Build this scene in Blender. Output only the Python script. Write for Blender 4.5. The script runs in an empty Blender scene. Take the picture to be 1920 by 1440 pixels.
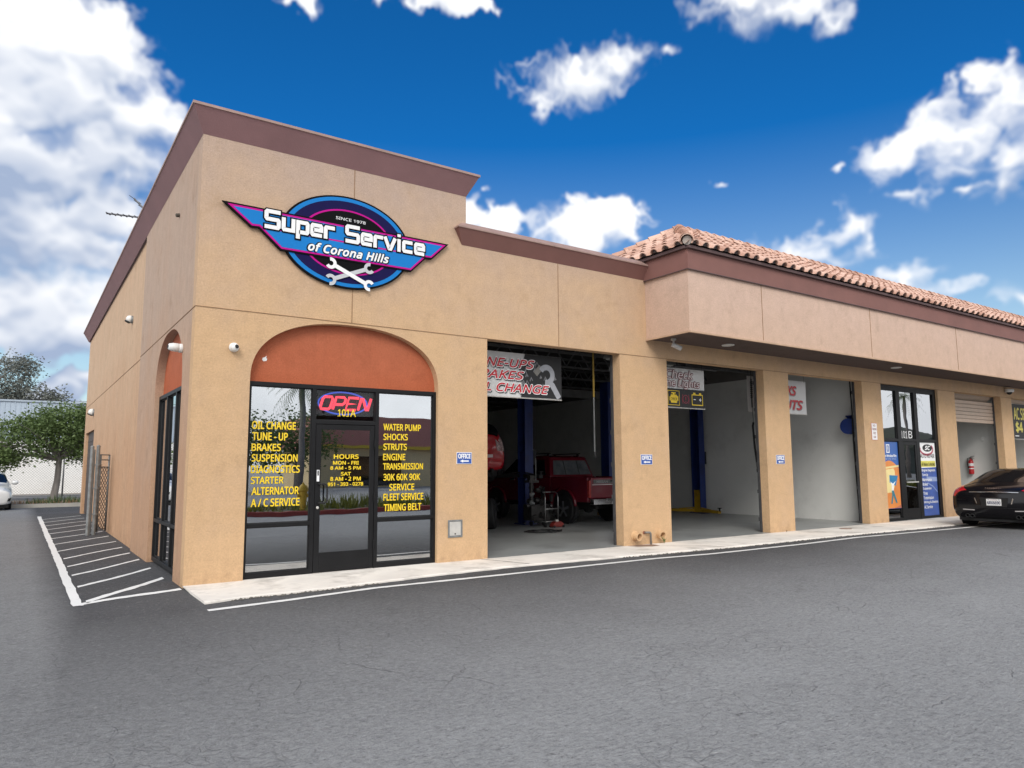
import bpy, math, random
import numpy as np
from mathutils import Vector, Matrix, Euler
R = math.radians
random.seed(7)
SC = bpy.context.scene
COL = SC.collection

# ------------------------------------------------------------------ camera
cam_d = bpy.data.cameras.new('Camera')
cam = bpy.data.objects.new('Camera', cam_d)
COL.objects.link(cam)
cam_d.sensor_width = 36.0
cam_d.lens = 36 * 1342.5 / 1920
cam_d.clip_end = 2000
yaw, pitch, roll = R(34.3995), R(6.6302), R(-0.3313)
cam.location = (-1.8209, -10.1531, 1.488)
cr = Vector((math.cos(yaw), -math.sin(yaw), 0))
cf = Vector((math.sin(yaw) * math.cos(pitch), math.cos(yaw) * math.cos(pitch), math.sin(pitch)))
cu = cr.cross(cf)
rr = math.cos(roll) * cr + math.sin(roll) * cu
ru = -math.sin(roll) * cr + math.cos(roll) * cu
cam.rotation_euler = Matrix((rr, ru, -cf)).transposed().to_euler()
SC.camera = cam

# ------------------------------------------------------------------ light
SUN_AZ, SUN_EL = R(218), R(38)          # azimuth measured from +Y (north) clockwise
SC.view_settings.view_transform = 'Standard'
SC.view_settings.look = 'None'
SC.view_settings.exposure = 0.42
SC.view_settings.gamma = 1
SC.render.film_transparent = False
SC.cycles.max_bounces = 8
SC.cycles.transparent_max_bounces = 12
SC.cycles.use_denoising = True
SC.cycles.sample_clamp_indirect = 6.0
sun_d = bpy.data.lights.new('Sun', 'SUN')
sun_d.energy = 1.5
sun_d.angle = R(26)
sun_d.color = (1.0, 0.95, 0.88)
sun = bpy.data.objects.new('Sun', sun_d)
COL.objects.link(sun)
sdir = Vector((math.sin(SUN_AZ) * math.cos(SUN_EL), math.cos(SUN_AZ) * math.cos(SUN_EL), math.sin(SUN_EL)))
sun.rotation_euler = sdir.to_track_quat('Z', 'Y').to_euler()
sun.location = sdir * 60


class NT:
    """small helper for node trees"""
    def __init__(s, tree):
        s.t = tree

    def n(s, typ, **kw):
        nd = s.t.nodes.new(typ)
        for k, v in kw.items():
            setattr(nd, k, v)
        return nd

    def put(s, sock, v):
        if isinstance(v, bpy.types.NodeSocket):
            s.t.links.new(v, sock)
        elif v is not None:
            sock.default_value = v

    def m(s, op, a, b=None, c=None, clamp=False):
        nd = s.n('ShaderNodeMath', operation=op, use_clamp=clamp)
        s.put(nd.inputs[0], a)
        s.put(nd.inputs[1], b)
        s.put(nd.inputs[2], c)
        return nd.outputs[0]

    def v(s, op, a, b=None):
        nd = s.n('ShaderNodeVectorMath', operation=op)
        s.put(nd.inputs[0], a)
        if b is not None:
            s.put(nd.inputs[1], b)
        return nd.outputs['Value'] if op in ('LENGTH', 'DOT_PRODUCT', 'DISTANCE') else nd.outputs[0]

    def mix(s, f, a, b, blend='MIX'):
        nd = s.n('ShaderNodeMix', data_type='RGBA', blend_type=blend)
        s.put(nd.inputs[0], f)
        s.put(nd.inputs[6], a if not isinstance(a, tuple) else (*a[:3], 1))
        s.put(nd.inputs[7], b if not isinstance(b, tuple) else (*b[:3], 1))
        return nd.outputs[2]

    def rng(s, x, a, b, c=0.0, d=1.0, smooth=False):
        nd = s.n('ShaderNodeMapRange', interpolation_type='SMOOTHSTEP' if smooth else 'LINEAR')
        s.put(nd.inputs[0], x)
        for i, q in enumerate((a, b, c, d)):
            s.put(nd.inputs[i + 1], q)
        return nd.outputs[0]

    def noise(s, vec, scale, detail=4, rough=.55, dist=0):
        nd = s.n('ShaderNodeTexNoise')
        s.put(nd.inputs['Vector'], vec)
        nd.inputs['Scale'].default_value = scale
        nd.inputs['Detail'].default_value = detail
        nd.inputs['Roughness'].default_value = rough
        nd.inputs['Distortion'].default_value = dist
        return nd.outputs['Fac']

    def scalev(s, vec, sc):
        return s.v('MULTIPLY', vec, sc)


# ------------------------------------------------------------------ world
W = bpy.data.worlds.new('World')
SC.world = W
W.use_nodes = True
W.node_tree.nodes.clear()
T = NT(W.node_tree)
# (azimuth deg, elevation deg, half width deg, half height deg) of the clouds
CL = [(-1.1, 27.9, 6.18, 3.61), (3.9, 28.1, 3.88, 2.59), (1.1, 24.3, 5.74, 3.77), (5.6, 23.7, 3.61, 3.42), (-0.5, 20.2, 7.21, 3.43), (4.2, 21.2, 4.6, 2.88), (-0.3, 15.8, 8.2, 4.19), (3.7, 17.6, 3.86, 3.99), (0.1, 10.8, 6.54, 3.35), (2.3, 9.8, 4.4, 2.17), (3.8, 30.1, 1.76, 1.36), (-2.1, 24.8, 4.8, 3.96), (-5.1, 19.2, 6.01, 9.76), (-5.6, 26.5, 5.97, 5.0), (40.2, 29.7, 5.17, 2.27), (38.4, 29.6, 3.24, 2.16), (43.1, 30.7, 2.98, 1.46), (47.1, 31.2, 0.92, 0.53), (41.7, 18.8, 4.09, 2.4), (38.0, 18.6, 3.91, 1.9), (34.0, 19.0, 3.6, 1.6), (30.5, 20.0, 1.3, 2.07), (31.4, 21.6, 0.78, 0.49), (16.8, 33.5, 2.22, 1.02), (22.8, 34.2, 1.88, 0.52), (30.0, 34.7, 4.07, 0.75), (57.1, 32.4, 7.33, 1.21), (60.1, 30.9, 2.25, 0.92), (54.0, 33.8, 5.55, 1.44), (64.1, 21.7, 3.56, 1.87), (67.4, 22.0, 3.9, 2.78), (70.7, 23.5, 3.21, 2.83), (70.7, 19.9, 3.52, 2.71), (69.6, 18.1, 2.28, 1.55), (64.3, 19.1, 1.28, 0.73), (67.5, 18.2, 1.52, 0.46), (73.6, 20.5, 3.64, 3.9), (60.3, 17.3, 2.24, 1.51), (56.9, 15.5, 4.26, 1.64), (61.6, 15.6, 1.47, 1.35), (63.6, 13.3, 2.85, 1.04), (66.4, 12.0, 3.07, 0.87), (70.1, 11.2, 2.23, 1.18), (51.3, 21.3, 0.82, 0.4), (59.6, 21.1, 0.68, 0.38), (1.6, 5.2, 2.48, 1.08), (3.3, 5.9, 1.53, 1.17)]
# coverage and shading of the clouds, computed here on an azimuth / elevation grid
CW, CH, CAZ0, CEL1, CRES = 1900, 800, -14.0, 40.0, 0.05


def vnoise(x, y, seed):
    """smooth value noise on a lattice"""
    xi, yi = np.floor(x).astype(np.int64), np.floor(y).astype(np.int64)
    fx, fy = x - xi, y - yi
    fx, fy = fx * fx * fx * (fx * (fx * 6 - 15) + 10), fy * fy * fy * (fy * (fy * 6 - 15) + 10)
    tab = np.random.RandomState(seed).rand(256, 256)
    h = lambda i_, j_: tab[i_ & 255, j_ & 255]
    return (h(xi, yi) * (1 - fx) + h(xi + 1, yi) * fx) * (1 - fy) + (h(xi, yi + 1) * (1 - fx) + h(xi + 1, yi + 1) * fx) * fy


def fbm(x, y, seed, octv=6, gain=.52, billow=False):
    s_, amp, tot = 0, 1, 0
    for k in range(octv):
        v_ = vnoise(x * 2 ** k + 17.3 * k, y * 2 ** k + 9.1 * k, seed + k)
        if billow:
            v_ = np.abs(v_ * 2 - 1)
        s_ = s_ + amp * v_
        tot += amp
        amp *= gain
    return s_ / tot


gx, gy = np.meshgrid(CAZ0 + (np.arange(CW) + .5) * CRES, (np.arange(CH) + .5) * CRES)
wx = gx + (fbm(gx * .35, gy * .35, 1, 4) - .5) * 3.6 + (fbm(gx * 1.3, gy * 1.3, 5, 3) - .5) * .9
wy = gy + (fbm(gx * .35 + 40, gy * .35, 2, 4) - .5) * 2.6 + (fbm(gx * 1.3 + 9, gy * 1.3, 6, 3) - .5) * .7
fld = np.full(gx.shape, 9.0)
for a, e, sa, se in CL:
    d_ = np.sqrt(((wx - a) / sa) ** 2 + ((wy - e) / se) ** 2)
    h_ = np.clip(.5 + .5 * (d_ - fld) / .3, 0, 1)
    fld = d_ * (1 - h_) + fld * h_ - .3 * h_ * (1 - h_)
fld = np.maximum(1.04 - fld, -.75)
puff = fbm(wx * .42, wy * .50, 11, 6, .5, True)
wisp = fbm(wx * .7, wy * .95, 31, 6, .50)
left = np.clip((9.5 - gx) / 3, 0, 1)            # the big bank in the west is the densest
dens = fld * (1.15 + .5 * left) + .10 * left + (.34 - puff) * .75 + (wisp - .5) * (.95 - .25 * left)
soft = fbm(gx * .22, gy * .22, 51, 3)
edge = .42 + 1.0 * np.clip((soft - .34) / .3, 0, 1)
t_ = np.clip((dens + .04) / edge, 0, 1)
cover = t_ * t_ * (3 - 2 * t_)
cover *= .45 + .55 * np.clip((dens + .05) / .40, 0, 1)
mass = np.clip(dens, 0, 1.5)


def blur(m_, r_):
    for ax in (0, 1):
        k_ = np.cumsum(np.pad(m_, [(r_ + 1, r_) if q_ == ax else (0, 0) for q_ in (0, 1)], mode='edge'), axis=ax)
        n_ = m_.shape[ax]
        m_ = (np.take(k_, np.arange(2 * r_ + 1, 2 * r_ + 1 + n_), axis=ax) - np.take(k_, np.arange(0, n_), axis=ax)) / (2 * r_ + 1)
    return m_


above = np.zeros_like(mass)
for k in range(1, 31):      # cloud standing between a point and the light above it
    s_ = k * 3
    above[:-s_] += mass[s_:] * (1.4 - k / 30)
above = blur(above / 27, 7)
fine = mass - blur(mass, 12)
mid_ = blur(mass, 6) - blur(mass, 40)
gyd = np.gradient(blur(mass, 4), axis=0)
macro = fbm(gx * .10 + 3.1, gy * .16 + .4, 91, 3) - .5
shade = 1.14 - .64 * np.clip(above - .15, 0, 1.1) - 8.0 * np.clip(gyd, -.02, .025) + .22 * fine + .40 * mid_ + 2.1 * macro * np.clip(above * 1.3, 0, 1)
shade += (fbm(gx * .4, gy * .6, 71, 4) - .5) * .22
shade = np.clip(blur(shade, 3) - left * (.10 + .22 * np.clip((17 - gy) / 10, 0, 1)), 0, 1)
cover = blur(cover, 2)
img = bpy.data.images.new('cloud_field', CW, CH, alpha=True, float_buffer=True)
img.colorspace_settings.name = 'Non-Color'
buf = np.zeros((CH, CW, 4), np.float32)
buf[..., 0], buf[..., 1], buf[..., 2], buf[..., 3] = cover, shade, mass, 1
img.pixels.foreach_set(buf.ravel())
img.update()

tc = T.n('ShaderNodeTexCoord')
dirv = tc.outputs['Generated']
sep = T.n('ShaderNodeSeparateXYZ')
T.put(sep.inputs[0], dirv)
az = T.m('MULTIPLY', T.m('ARCTAN2', sep.outputs[0], sep.outputs[1]), 57.2958)
el = T.m('MULTIPLY', T.m('ARCSINE', sep.outputs[2]), 57.2958)
cmb = T.n('ShaderNodeCombineXYZ')
T.put(cmb.inputs[0], az)
T.put(cmb.inputs[1], el)
uv = T.n('ShaderNodeCombineXYZ')
T.put(uv.inputs[0], T.m('DIVIDE', T.m('SUBTRACT', az, CAZ0), CW * CRES))
T.put(uv.inputs[1], T.m('DIVIDE', el, CH * CRES))
ct = T.n('ShaderNodeTexImage', extension='CLIP', interpolation='Cubic')
ct.image = img
T.put(ct.inputs[0], uv.outputs[0])
csp = T.n('ShaderNodeSeparateColor')
T.put(csp.inputs[0], ct.outputs[0])
cov, lit = csp.outputs[0], csp.outputs[1]
# broken overcast on the half of the sky behind the photographer
sy_ = T.rng(sep.outputs[1], .04, -.30, 0, 1, True)
sx_ = T.rng(sep.outputs[0], -.25, -.62, 0, 1, True)
backm = T.m('MAXIMUM', sy_, sx_)
nb = T.noise(dirv, 3.0, 6, .55)
ccol = T.mix(lit, (2.9, 3.6, 5.0), (7.9, 8.0, 8.2))
bcol = T.mix(T.rng(nb, .35, .7), (7.5, 7.8, 8.3), (13.2, 13.3, 13.5))
sky = T.n('ShaderNodeTexSky', sky_type='NISHITA')
sky.sun_disc = False
sky.sun_elevation = SUN_EL
sky.sun_rotation = SUN_AZ
sky.air_density = 1.0
sky.dust_density = 0.6
sky.ozone_density = 2.5
elc = T.rng(el, 10, 25, 0, 1)
tint = T.mix(elc, (0.95, 0.98, 0.94), (0.05, 0.53, 0.97))
blue = T.mix(1.0, sky.outputs[0], tint, 'MULTIPLY')
skyc = T.mix(cov, blue, ccol)
skyc = T.mix(backm, skyc, bcol)
bg = T.n('ShaderNodeBackground')
bg.inputs['Strength'].default_value = 0.10
T.put(bg.inputs['Color'], skyc)
wo = T.n('ShaderNodeOutputWorld')
T.put(wo.inputs[0], bg.outputs[0])
W.cycles.sampling_method = 'MANUAL'
W.cycles.sample_map_resolution = 512

# ------------------------------------------------------------------ materials
MATS = {}


def newmat(name):
    m = bpy.data.materials.new(name)
    m.use_nodes = True
    m.node_tree.nodes.clear()
    t = NT(m.node_tree)
    out = t.n('ShaderNodeOutputMaterial')
    return m, t, out


def M(name, col, rough=.6, var=.12, scale=6, bump=0, bscale=150, metal=0, spec=.5, stretch=None, coat=0, emit=None, estr=0, dirt=None):
    """principled material with procedural tone variation"""
    if name in MATS:
        return MATS[name]
    m, t, out = newmat(name)
    p = t.n('ShaderNodeBsdfPrincipled')
    geo = t.n('ShaderNodeNewGeometry').outputs['Position'] if stretch is None or True else None
    vec = geo if stretch is None else t.scalev(geo, stretch)
    nz = t.noise(vec, scale, 5, .6)
    lo = tuple(c * (1 - var) for c in col)
    hi = tuple(min(1, c * (1 + var)) for c in col)
    c = t.mix(t.rng(nz, .3, .7), lo, hi)
    if dirt:
        c = t.mix(t.m('MULTIPLY', t.rng(t.noise(vec, dirt[1], 6, .65), .52, .72), dirt[2]), c, dirt[0])
    t.put(p.inputs['Base Color'], c)
    t.put(p.inputs['Roughness'], t.m('ADD', rough - .05, t.m('MULTIPLY', nz, .1)))
    p.inputs['Metallic'].default_value = metal
    p.inputs['Specular IOR Level'].default_value = spec
    if coat:
        p.inputs['Coat Weight'].default_value = coat
        p.inputs['Coat Roughness'].default_value = .03
    if emit:
        p.inputs['Emission Color'].default_value = (*emit, 1)
        p.inputs['Emission Strength'].default_value = estr
    if bump:
        b = t.n('ShaderNodeBump')
        b.inputs['Strength'].default_value = bump
        b.inputs['Distance'].default_value = .01
        t.put(b.inputs['Height'], t.noise(geo, bscale, 3, .6))
        t.put(p.inputs['Normal'], b.outputs[0])
    t.put(out.inputs[0], p.outputs[0])
    MATS[name] = m
    return m


def stucco(name, low, high, streak=0, z0=2.6, z1=5.2, bump=.55):
    """trowelled stucco: low tone shifts to high tone with height, warm bounce light painted in"""
    m, t, out = newmat(name)
    p = t.n('ShaderNodeBsdfPrincipled')
    pos = t.n('ShaderNodeNewGeometry').outputs['Position']
    sp = t.n('ShaderNodeSeparateXYZ')
    t.put(sp.inputs[0], pos)
    n1 = t.noise(pos, .9, 6, .6)
    n2 = t.noise(pos, 5.0, 5, .65)
    n3 = t.noise(t.scalev(pos, (2.5, 2.5, .22)), 3.0, 5, .6)
    n4 = t.noise(pos, 38, 4, .8)
    fz = t.m('ADD', t.rng(sp.outputs[2], z0, z1), t.m('MULTIPLY', t.m('SUBTRACT', n1, .5), 1.1), clamp=True)
    c = t.mix(fz, low, high)  # warm bounce light painted into the colour low on the wall
    k = t.m('ADD', .53, t.m('MULTIPLY', n2, .28))
    k = t.m('ADD', k, t.m('MULTIPLY', n4, .66))
    k = t.m('MULTIPLY', k, t.m('ADD', 1 - streak * .5, t.m('MULTIPLY', n3, streak)))
    cc = t.n('ShaderNodeCombineColor')
    for i in range(3):
        t.put(cc.inputs[i], k)
    c = t.mix(1.0, c, cc.outputs[0], 'MULTIPLY')
    # grime patches and pale rubbed spots
    g = t.m('MULTIPLY', t.rng(t.noise(pos, 1.7, 7, .7, .4), .55, .72), .42)
    c = t.mix(g, c, tuple(x * .62 for x in low))
    splash = t.m('MULTIPLY', t.rng(sp.outputs[2], .32, .0), t.rng(t.noise(pos, 6, 6, .7), .42, .7))
    c = t.mix(t.m('MULTIPLY', splash, .45), c, (.24, .15, .09))
    t.put(p.inputs['Base Color'], c)
    p.inputs['Roughness'].default_value = .92
    p.inputs['Specular IOR Level'].default_value = .2
    b = t.n('ShaderNodeBump')
    b.inputs['Strength'].default_value = bump
    b.inputs['Distance'].default_value = .02
    h = t.m('ADD', t.noise(pos, 70, 4, .65), t.m('MULTIPLY', t.noise(pos, 9, 4, .6), .5))
    t.put(b.inputs['Height'], h)
    t.put(p.inputs['Normal'], b.outputs[0])
    t.put(out.inputs[0], p.outputs[0])
    return m


def glass(name, tint=(.55, .6, .6), base=.22, power=1.0, rough=0.0):
    m, t, out = newmat(name)
    tr = t.n('ShaderNodeBsdfTransparent')
    tr.inputs[0].default_value = (*tint, 1)
    gl = t.n('ShaderNodeBsdfGlossy')
    gl.inputs['Roughness'].default_value = rough
    gl.inputs['Color'].default_value = (.95, .97, 1, 1)
    fr = t.n('ShaderNodeFresnel')
    fr.inputs[0].default_value = 1.52
    pos = t.n('ShaderNodeNewGeometry').outputs['Position']
    b = t.n('ShaderNodeBump')
    b.inputs['Strength'].default_value = .05
    b.inputs['Distance'].default_value = .02
    t.put(b.inputs['Height'], t.noise(pos, 1.3, 2, .5))
    t.put(gl.inputs['Normal'], b.outputs[0])
    fac = t.m('ADD', base, t.m('MULTIPLY', fr.outputs[0], power), clamp=True)
    mx = t.n('ShaderNodeMixShader')
    t.put(mx.inputs[0], fac)
    t.put(mx.inputs[1], tr.outputs[0])
    t.put(mx.inputs[2], gl.outputs[0])
    t.put(out.inputs[0], mx.outputs[0])
    return m


def asphalt():
    m, t, out = newmat('asphalt')
    p = t.n('ShaderNodeBsdfPrincipled')
    pos = t.n('ShaderNodeNewGeometry').outputs['Position']
    sp = t.n('ShaderNodeSeparateXYZ')
    t.put(sp.inputs[0], pos)
    x, y = sp.outputs[0], sp.outputs[1]
    big = t.noise(pos, .23, 3, .5)
    mid = t.noise(pos, 1.6, 6, .65)
    fine = t.noise(pos, 85, 4, .75)
    med = t.noise(pos, 24, 4, .7)
    # darker seal coat beside the building, paler grey with distance from it
    wear_tone = t.m('ADD', t.rng(y, -1.5, -6.5), t.m('MULTIPLY', t.m('SUBTRACT', big, .5), .6), clamp=True)
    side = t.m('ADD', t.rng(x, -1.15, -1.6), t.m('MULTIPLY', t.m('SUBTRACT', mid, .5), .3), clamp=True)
    wear_tone = t.m('MAXIMUM', wear_tone, t.m('MULTIPLY', side, .62))
    c = t.mix(wear_tone, (.085, .085, .089), (.375, .378, .378))
    k = t.m('ADD', -.14, t.m('ADD', t.m('MULTIPLY', fine, 1.15), t.m('ADD', t.m('MULTIPLY', mid, .20), t.m('MULTIPLY', med, .95))))
    cc = t.n('ShaderNodeCombineColor')
    for i in range(3):
        t.put(cc.inputs[i], k)
    c = t.mix(1.0, c, cc.outputs[0], 'MULTIPLY')
    # alligator cracks
    wv = t.v('ADD', pos, t.v('MULTIPLY', t.v('SUBTRACT', _ncol(t, pos, 3.0), (.5, .5, .5)), (.35, .35, 0)))
    def crack(sc, w, seedoff):
        vo = t.n('ShaderNodeTexVoronoi', feature='DISTANCE_TO_EDGE')
        vo.inputs['Scale'].default_value = sc
        t.put(vo.inputs['Vector'], t.v('ADD', wv, (seedoff, seedoff * 2, 0)))
        return t.rng(vo.outputs['Distance'], 0, w, 1, 0)
    cm = t.rng(t.noise(t.v('ADD', pos, (7, 3, 0)), .42, 5, .65), .49, .66)
    c1 = t.m('MULTIPLY', crack(3.4, .016, 0), cm)
    c2 = t.m('MULTIPLY', crack(.8, .007, 4), t.rng(t.noise(pos, .8, 3, .5), .54, .62))
    c3 = t.m('MULTIPLY', crack(5.5, .05, 9), t.rng(t.noise(t.v('ADD', pos, (1, 9, 0)), .5, 5, .65), .52, .62))
    crk = t.m('MAXIMUM', t.m('MAXIMUM', c1, c2), t.m('MULTIPLY', c3, .7))
    c = t.mix(t.m('MULTIPLY', crk, .30), c, (.05, .05, .053))
    rip = t.rng(t.noise(t.v('ADD', t.scalev(pos, (1, 2.3, 1)), (3, 8, 0)), 19, 4, .65), .57, .72)
    c = t.mix(t.m('MULTIPLY', rip, .58), c, (.06, .06, .063))
    gl = t.rng(t.noise(t.v('ADD', t.scalev(pos, (1, 2.0, 1)), (13, 1, 0)), 23, 4, .65), .58, .74)
    c = t.mix(t.m('MULTIPLY', gl, .50), c, (.50, .50, .50))  # pale glints painted into the colour
    # oil drips and old stains
    st = t.rng(t.noise(t.v('ADD', pos, (31, 11, 0)), .9, 6, .7), .63, .76)
    c = t.mix(t.m('MULTIPLY', st, .35), c, (.04, .04, .042))
    t.put(p.inputs['Base Color'], c)
    p.inputs['Roughness'].default_value = .82
    p.inputs['Specular IOR Level'].default_value = .35
    b = t.n('ShaderNodeBump')
    b.inputs['Strength'].default_value = 1.0
    b.inputs['Distance'].default_value = .022
    h = t.m('ADD', fine, t.m('MULTIPLY', med, .9))
    h = t.m('ADD', h, t.m('MULTIPLY', t.noise(t.scalev(pos, (1, 2.2, 1)), 13, 5, .7), 1.6))
    h = t.m('SUBTRACT', h, t.m('MULTIPLY', crk, .8))
    t.put(b.inputs['Height'], h)
    t.put(p.inputs['Normal'], b.outputs[0])
    t.put(out.inputs[0], p.outputs[0])
    return m


def _ncol(t, vec, sc):
    nd = t.n('ShaderNodeTexNoise')
    nd.inputs['Scale'].default_value = sc
    nd.inputs['Detail'].default_value = 3
    t.put(nd.inputs['Vector'], vec)
    return nd.outputs['Color']


def worn_paint():
    """road paint worn through to the asphalt in flecks"""
    m, t, out = newmat('road_paint')
    p = t.n('ShaderNodeBsdfPrincipled')
    pos = t.n('ShaderNodeNewGeometry').outputs['Position']
    n = t.noise(pos, 14, 6, .75)
    n2 = t.noise(pos, 60, 3, .7)
    wear_tone = t.rng(t.m('ADD', n, t.m('MULTIPLY', n2, .35)), .80, .92)
    c = t.mix(wear_tone, t.mix(n2, (.66, .66, .64), (.86, .86, .84)), (.12, .12, .125))
    t.put(p.inputs['Base Color'], c)
    p.inputs['Roughness'].default_value = .75
    b = t.n('ShaderNodeBump')
    b.inputs['Strength'].default_value = .5
    b.inputs['Distance'].default_value = .01
    t.put(b.inputs['Height'], n2)
    t.put(p.inputs['Normal'], b.outputs[0])
    t.put(out.inputs[0], p.outputs[0])
    return m


def leafmat(name, a, b, sc=1.2):
    m, t, out = newmat(name)
    p = t.n('ShaderNodeBsdfPrincipled')
    pos = t.n('ShaderNodeNewGeometry').outputs['Position']
    wn = t.n('ShaderNodeTexWhiteNoise')
    t.put(wn.inputs[0], t.v('FLOOR', t.scalev(pos, (9, 9, 9))))
    f = t.m('ADD', t.m('MULTIPLY', t.noise(pos, sc, 4, .6), .7), t.m('MULTIPLY', wn.outputs[0], .35), clamp=True)
    t.put(p.inputs['Base Color'], t.mix(f, a, b))
    p.inputs['Roughness'].default_value = .6
    tl = t.n('ShaderNodeBsdfTranslucent')
    t.put(tl.inputs[0], t.mix(f, a, b))
    mx = t.n('ShaderNodeMixShader')
    mx.inputs[0].default_value = .25
    t.put(mx.inputs[1], p.outputs[0])
    t.put(mx.inputs[2], tl.outputs[0])
    t.put(out.inputs[0], mx.outputs[0])
    return m


# ------------------------------------------------------------------ mesh helpers
class MB:
    def __init__(s):
        s.v, s.f, s.mi = [], [], []

    def add(s, vs, fs, m=0):
        o = len(s.v)
        s.v += [tuple(map(float, q)) for q in vs]
        s.f += [tuple(i + o for i in f) for f in fs]
        s.mi += [m] * len(fs)
        return s

    def box(s, x0, x1, y0, y1, z0, z1, m=0):
        vs = [(x, y, z) for z in (z0, z1) for y in (y0, y1) for x in (x0, x1)]
        return s.add(vs, [(0, 2, 3, 1), (4, 5, 7, 6), (0, 1, 5, 4), (2, 6, 7, 3), (0, 4, 6, 2), (1, 3, 7, 5)], m)

    def bar(s, p, q, w, h=None, m=0, up=(0, 0, 1)):
        """rectangular bar between two points"""
        p, q = Vector(p), Vector(q)
        h = w if h is None else h
        d = (q - p).normalized()
        a = d.cross(Vector(up))
        if a.length < 1e-4:
            a = d.cross(Vector((1, 0, 0)))
        a.normalize()
        b = a.cross(d).normalized()
        vs = [e + a * (i * w / 2) + b * (j * h / 2) for e in (p, q) for i, j in ((-1, -1), (1, -1), (1, 1), (-1, 1))]
        return s.add(vs, [(3, 2, 1, 0), (4, 5, 6, 7), (0, 1, 5, 4), (1, 2, 6, 5), (2, 3, 7, 6), (3, 0, 4, 7)], m)

    def prism(s, poly, P, d0, d1, m=0, caps=(True, True)):
        """poly: 2-D points, P(a, b, d) -> 3-D"""
        n = len(poly)
        vs = [P(a, b, d0) for a, b in poly] + [P(a, b, d1) for a, b in poly]
        fs = [(i, (i + 1) % n, n + (i + 1) % n, n + i) for i in range(n)]
        if caps[0]:
            fs.append(tuple(range(n - 1, -1, -1)))
        if caps[1]:
            fs.append(tuple(range(n, 2 * n)))
        return s.add(vs, fs, m)

    def tube(s, path, r, n=8, m=0, cap=True):
        path = [Vector(p) for p in path]
        rs = r if isinstance(r, (list, tuple)) else [r] * len(path)
        rings = []
        ref = None
        for i, p in enumerate(path):
            d = (path[min(i + 1, len(path) - 1)] - path[max(i - 1, 0)])
            d = d.normalized() if d.length > 1e-9 else Vector((0, 0, 1))
            if ref is None:
                ref = d.orthogonal().normalized()
            a = (ref - d * ref.dot(d))
            a = a.normalized() if a.length > 1e-6 else d.orthogonal().normalized()
            ref = a
            b = d.cross(a)
            rings.append([p + (a * math.cos(2 * math.pi * k / n) + b * math.sin(2 * math.pi * k / n)) * rs[i] for k in range(n)])
        vs = [q for g in rings for q in g]
        fs = [(i * n + k, i * n + (k + 1) % n, (i + 1) * n + (k + 1) % n, (i + 1) * n + k) for i in range(len(path) - 1) for k in range(n)]
        if cap:
            fs += [tuple(range(n - 1, -1, -1)), tuple(range((len(path) - 1) * n, len(path) * n))]
        return s.add(vs, fs, m)

    def lathe(s, prof, c=(0, 0, 0), axis=(0, 0, 1), n=16, m=0):
        """prof: (radius, distance along axis)"""
        ax = Vector(axis).normalized()
        a = ax.orthogonal().normalized()
        b = ax.cross(a)
        c = Vector(c)
        vs = []
        for r, h in prof:
            for k in range(n):
                t = 2 * math.pi * k / n
                vs.append(c + ax * h + (a * math.cos(t) + b * math.sin(t)) * r)
        fs = [(i * n + k, i * n + (k + 1) % n, (i + 1) * n + (k + 1) % n, (i + 1) * n + k) for i in range(len(prof) - 1) for k in range(n)]
        fs += [tuple(range(n - 1, -1, -1)), tuple(range((len(prof) - 1) * n, len(prof) * n))]
        return s.add(vs, fs, m)

    def ball(s, c, r, n=12, m=0, sc=(1, 1, 1)):
        vs, fs = [], []
        k = n // 2
        for i in range(k + 1):
            t = math.pi * i / k
            for j in range(n):
                u = 2 * math.pi * j / n
                vs.append((c[0] + r * sc[0] * math.sin(t) * math.cos(u), c[1] + r * sc[1] * math.sin(t) * math.sin(u), c[2] + r * sc[2] * math.cos(t)))
        for i in range(k):
            for j in range(n):
                fs.append((i * n + j, (i + 1) * n + j, (i + 1) * n + (j + 1) % n, i * n + (j + 1) % n))
        return s.add(vs, fs, m)


LOC = {}


def tag(o, label=None, cat=None, group=None, kind=None):
    if label:
        o['label'] = label
    if cat:
        o['category'] = cat
    if group:
        o['group'] = group
    if kind:
        o['kind'] = kind
    return o


def empty(name, loc=(0, 0, 0), label=None, cat=None, group=None, rz=0, local=False):
    o = bpy.data.objects.new(name, None)
    o.empty_display_size = .2
    COL.objects.link(o)
    o.location = loc
    o.rotation_euler = (0, 0, rz)
    LOC[o.name] = Vector((0, 0, 0)) if local else Vector(loc)
    return tag(o, label, cat, group)


def build(name, mb, mats, parent=None, at=None, smooth=False, local=False, bevel=0, label=None, cat=None, group=None, kind=None, auto=None):
    """ONE mesh object; world-space vertices unless local (children take the parent's origin)"""
    me = bpy.data.meshes.new(name)
    off = Vector((0, 0, 0))
    if parent is not None:
        off = LOC.get(parent.name, Vector((0, 0, 0)))
    elif at is not None and not local:
        off = Vector(at)
    vs = np.array(mb.v, dtype=float).reshape(-1, 3) - np.array(off)
    me.from_pydata(vs.tolist(), [], mb.f)
    mats = mats if isinstance(mats, (list, tuple)) else [mats]
    for m in mats:
        me.materials.append(m)
    me.polygons.foreach_set('material_index', mb.mi)
    if smooth:
        me.polygons.foreach_set('use_smooth', [True] * len(mb.f))
        if auto is not None:
            me.set_sharp_from_angle(angle=R(auto))
    me.update()
    o = bpy.data.objects.new(name, me)
    COL.objects.link(o)
    if parent is not None:
        o.parent = parent
        LOC[o.name] = off
    else:
        o.location = off if not local else (at or (0, 0, 0))
        LOC[o.name] = off
    if bevel:
        b = o.modifiers.new('bevel', 'BEVEL')
        b.width = bevel
        b.segments = 2
        b.limit_method = 'ANGLE'
    return tag(o, label, cat, group, kind)


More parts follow.
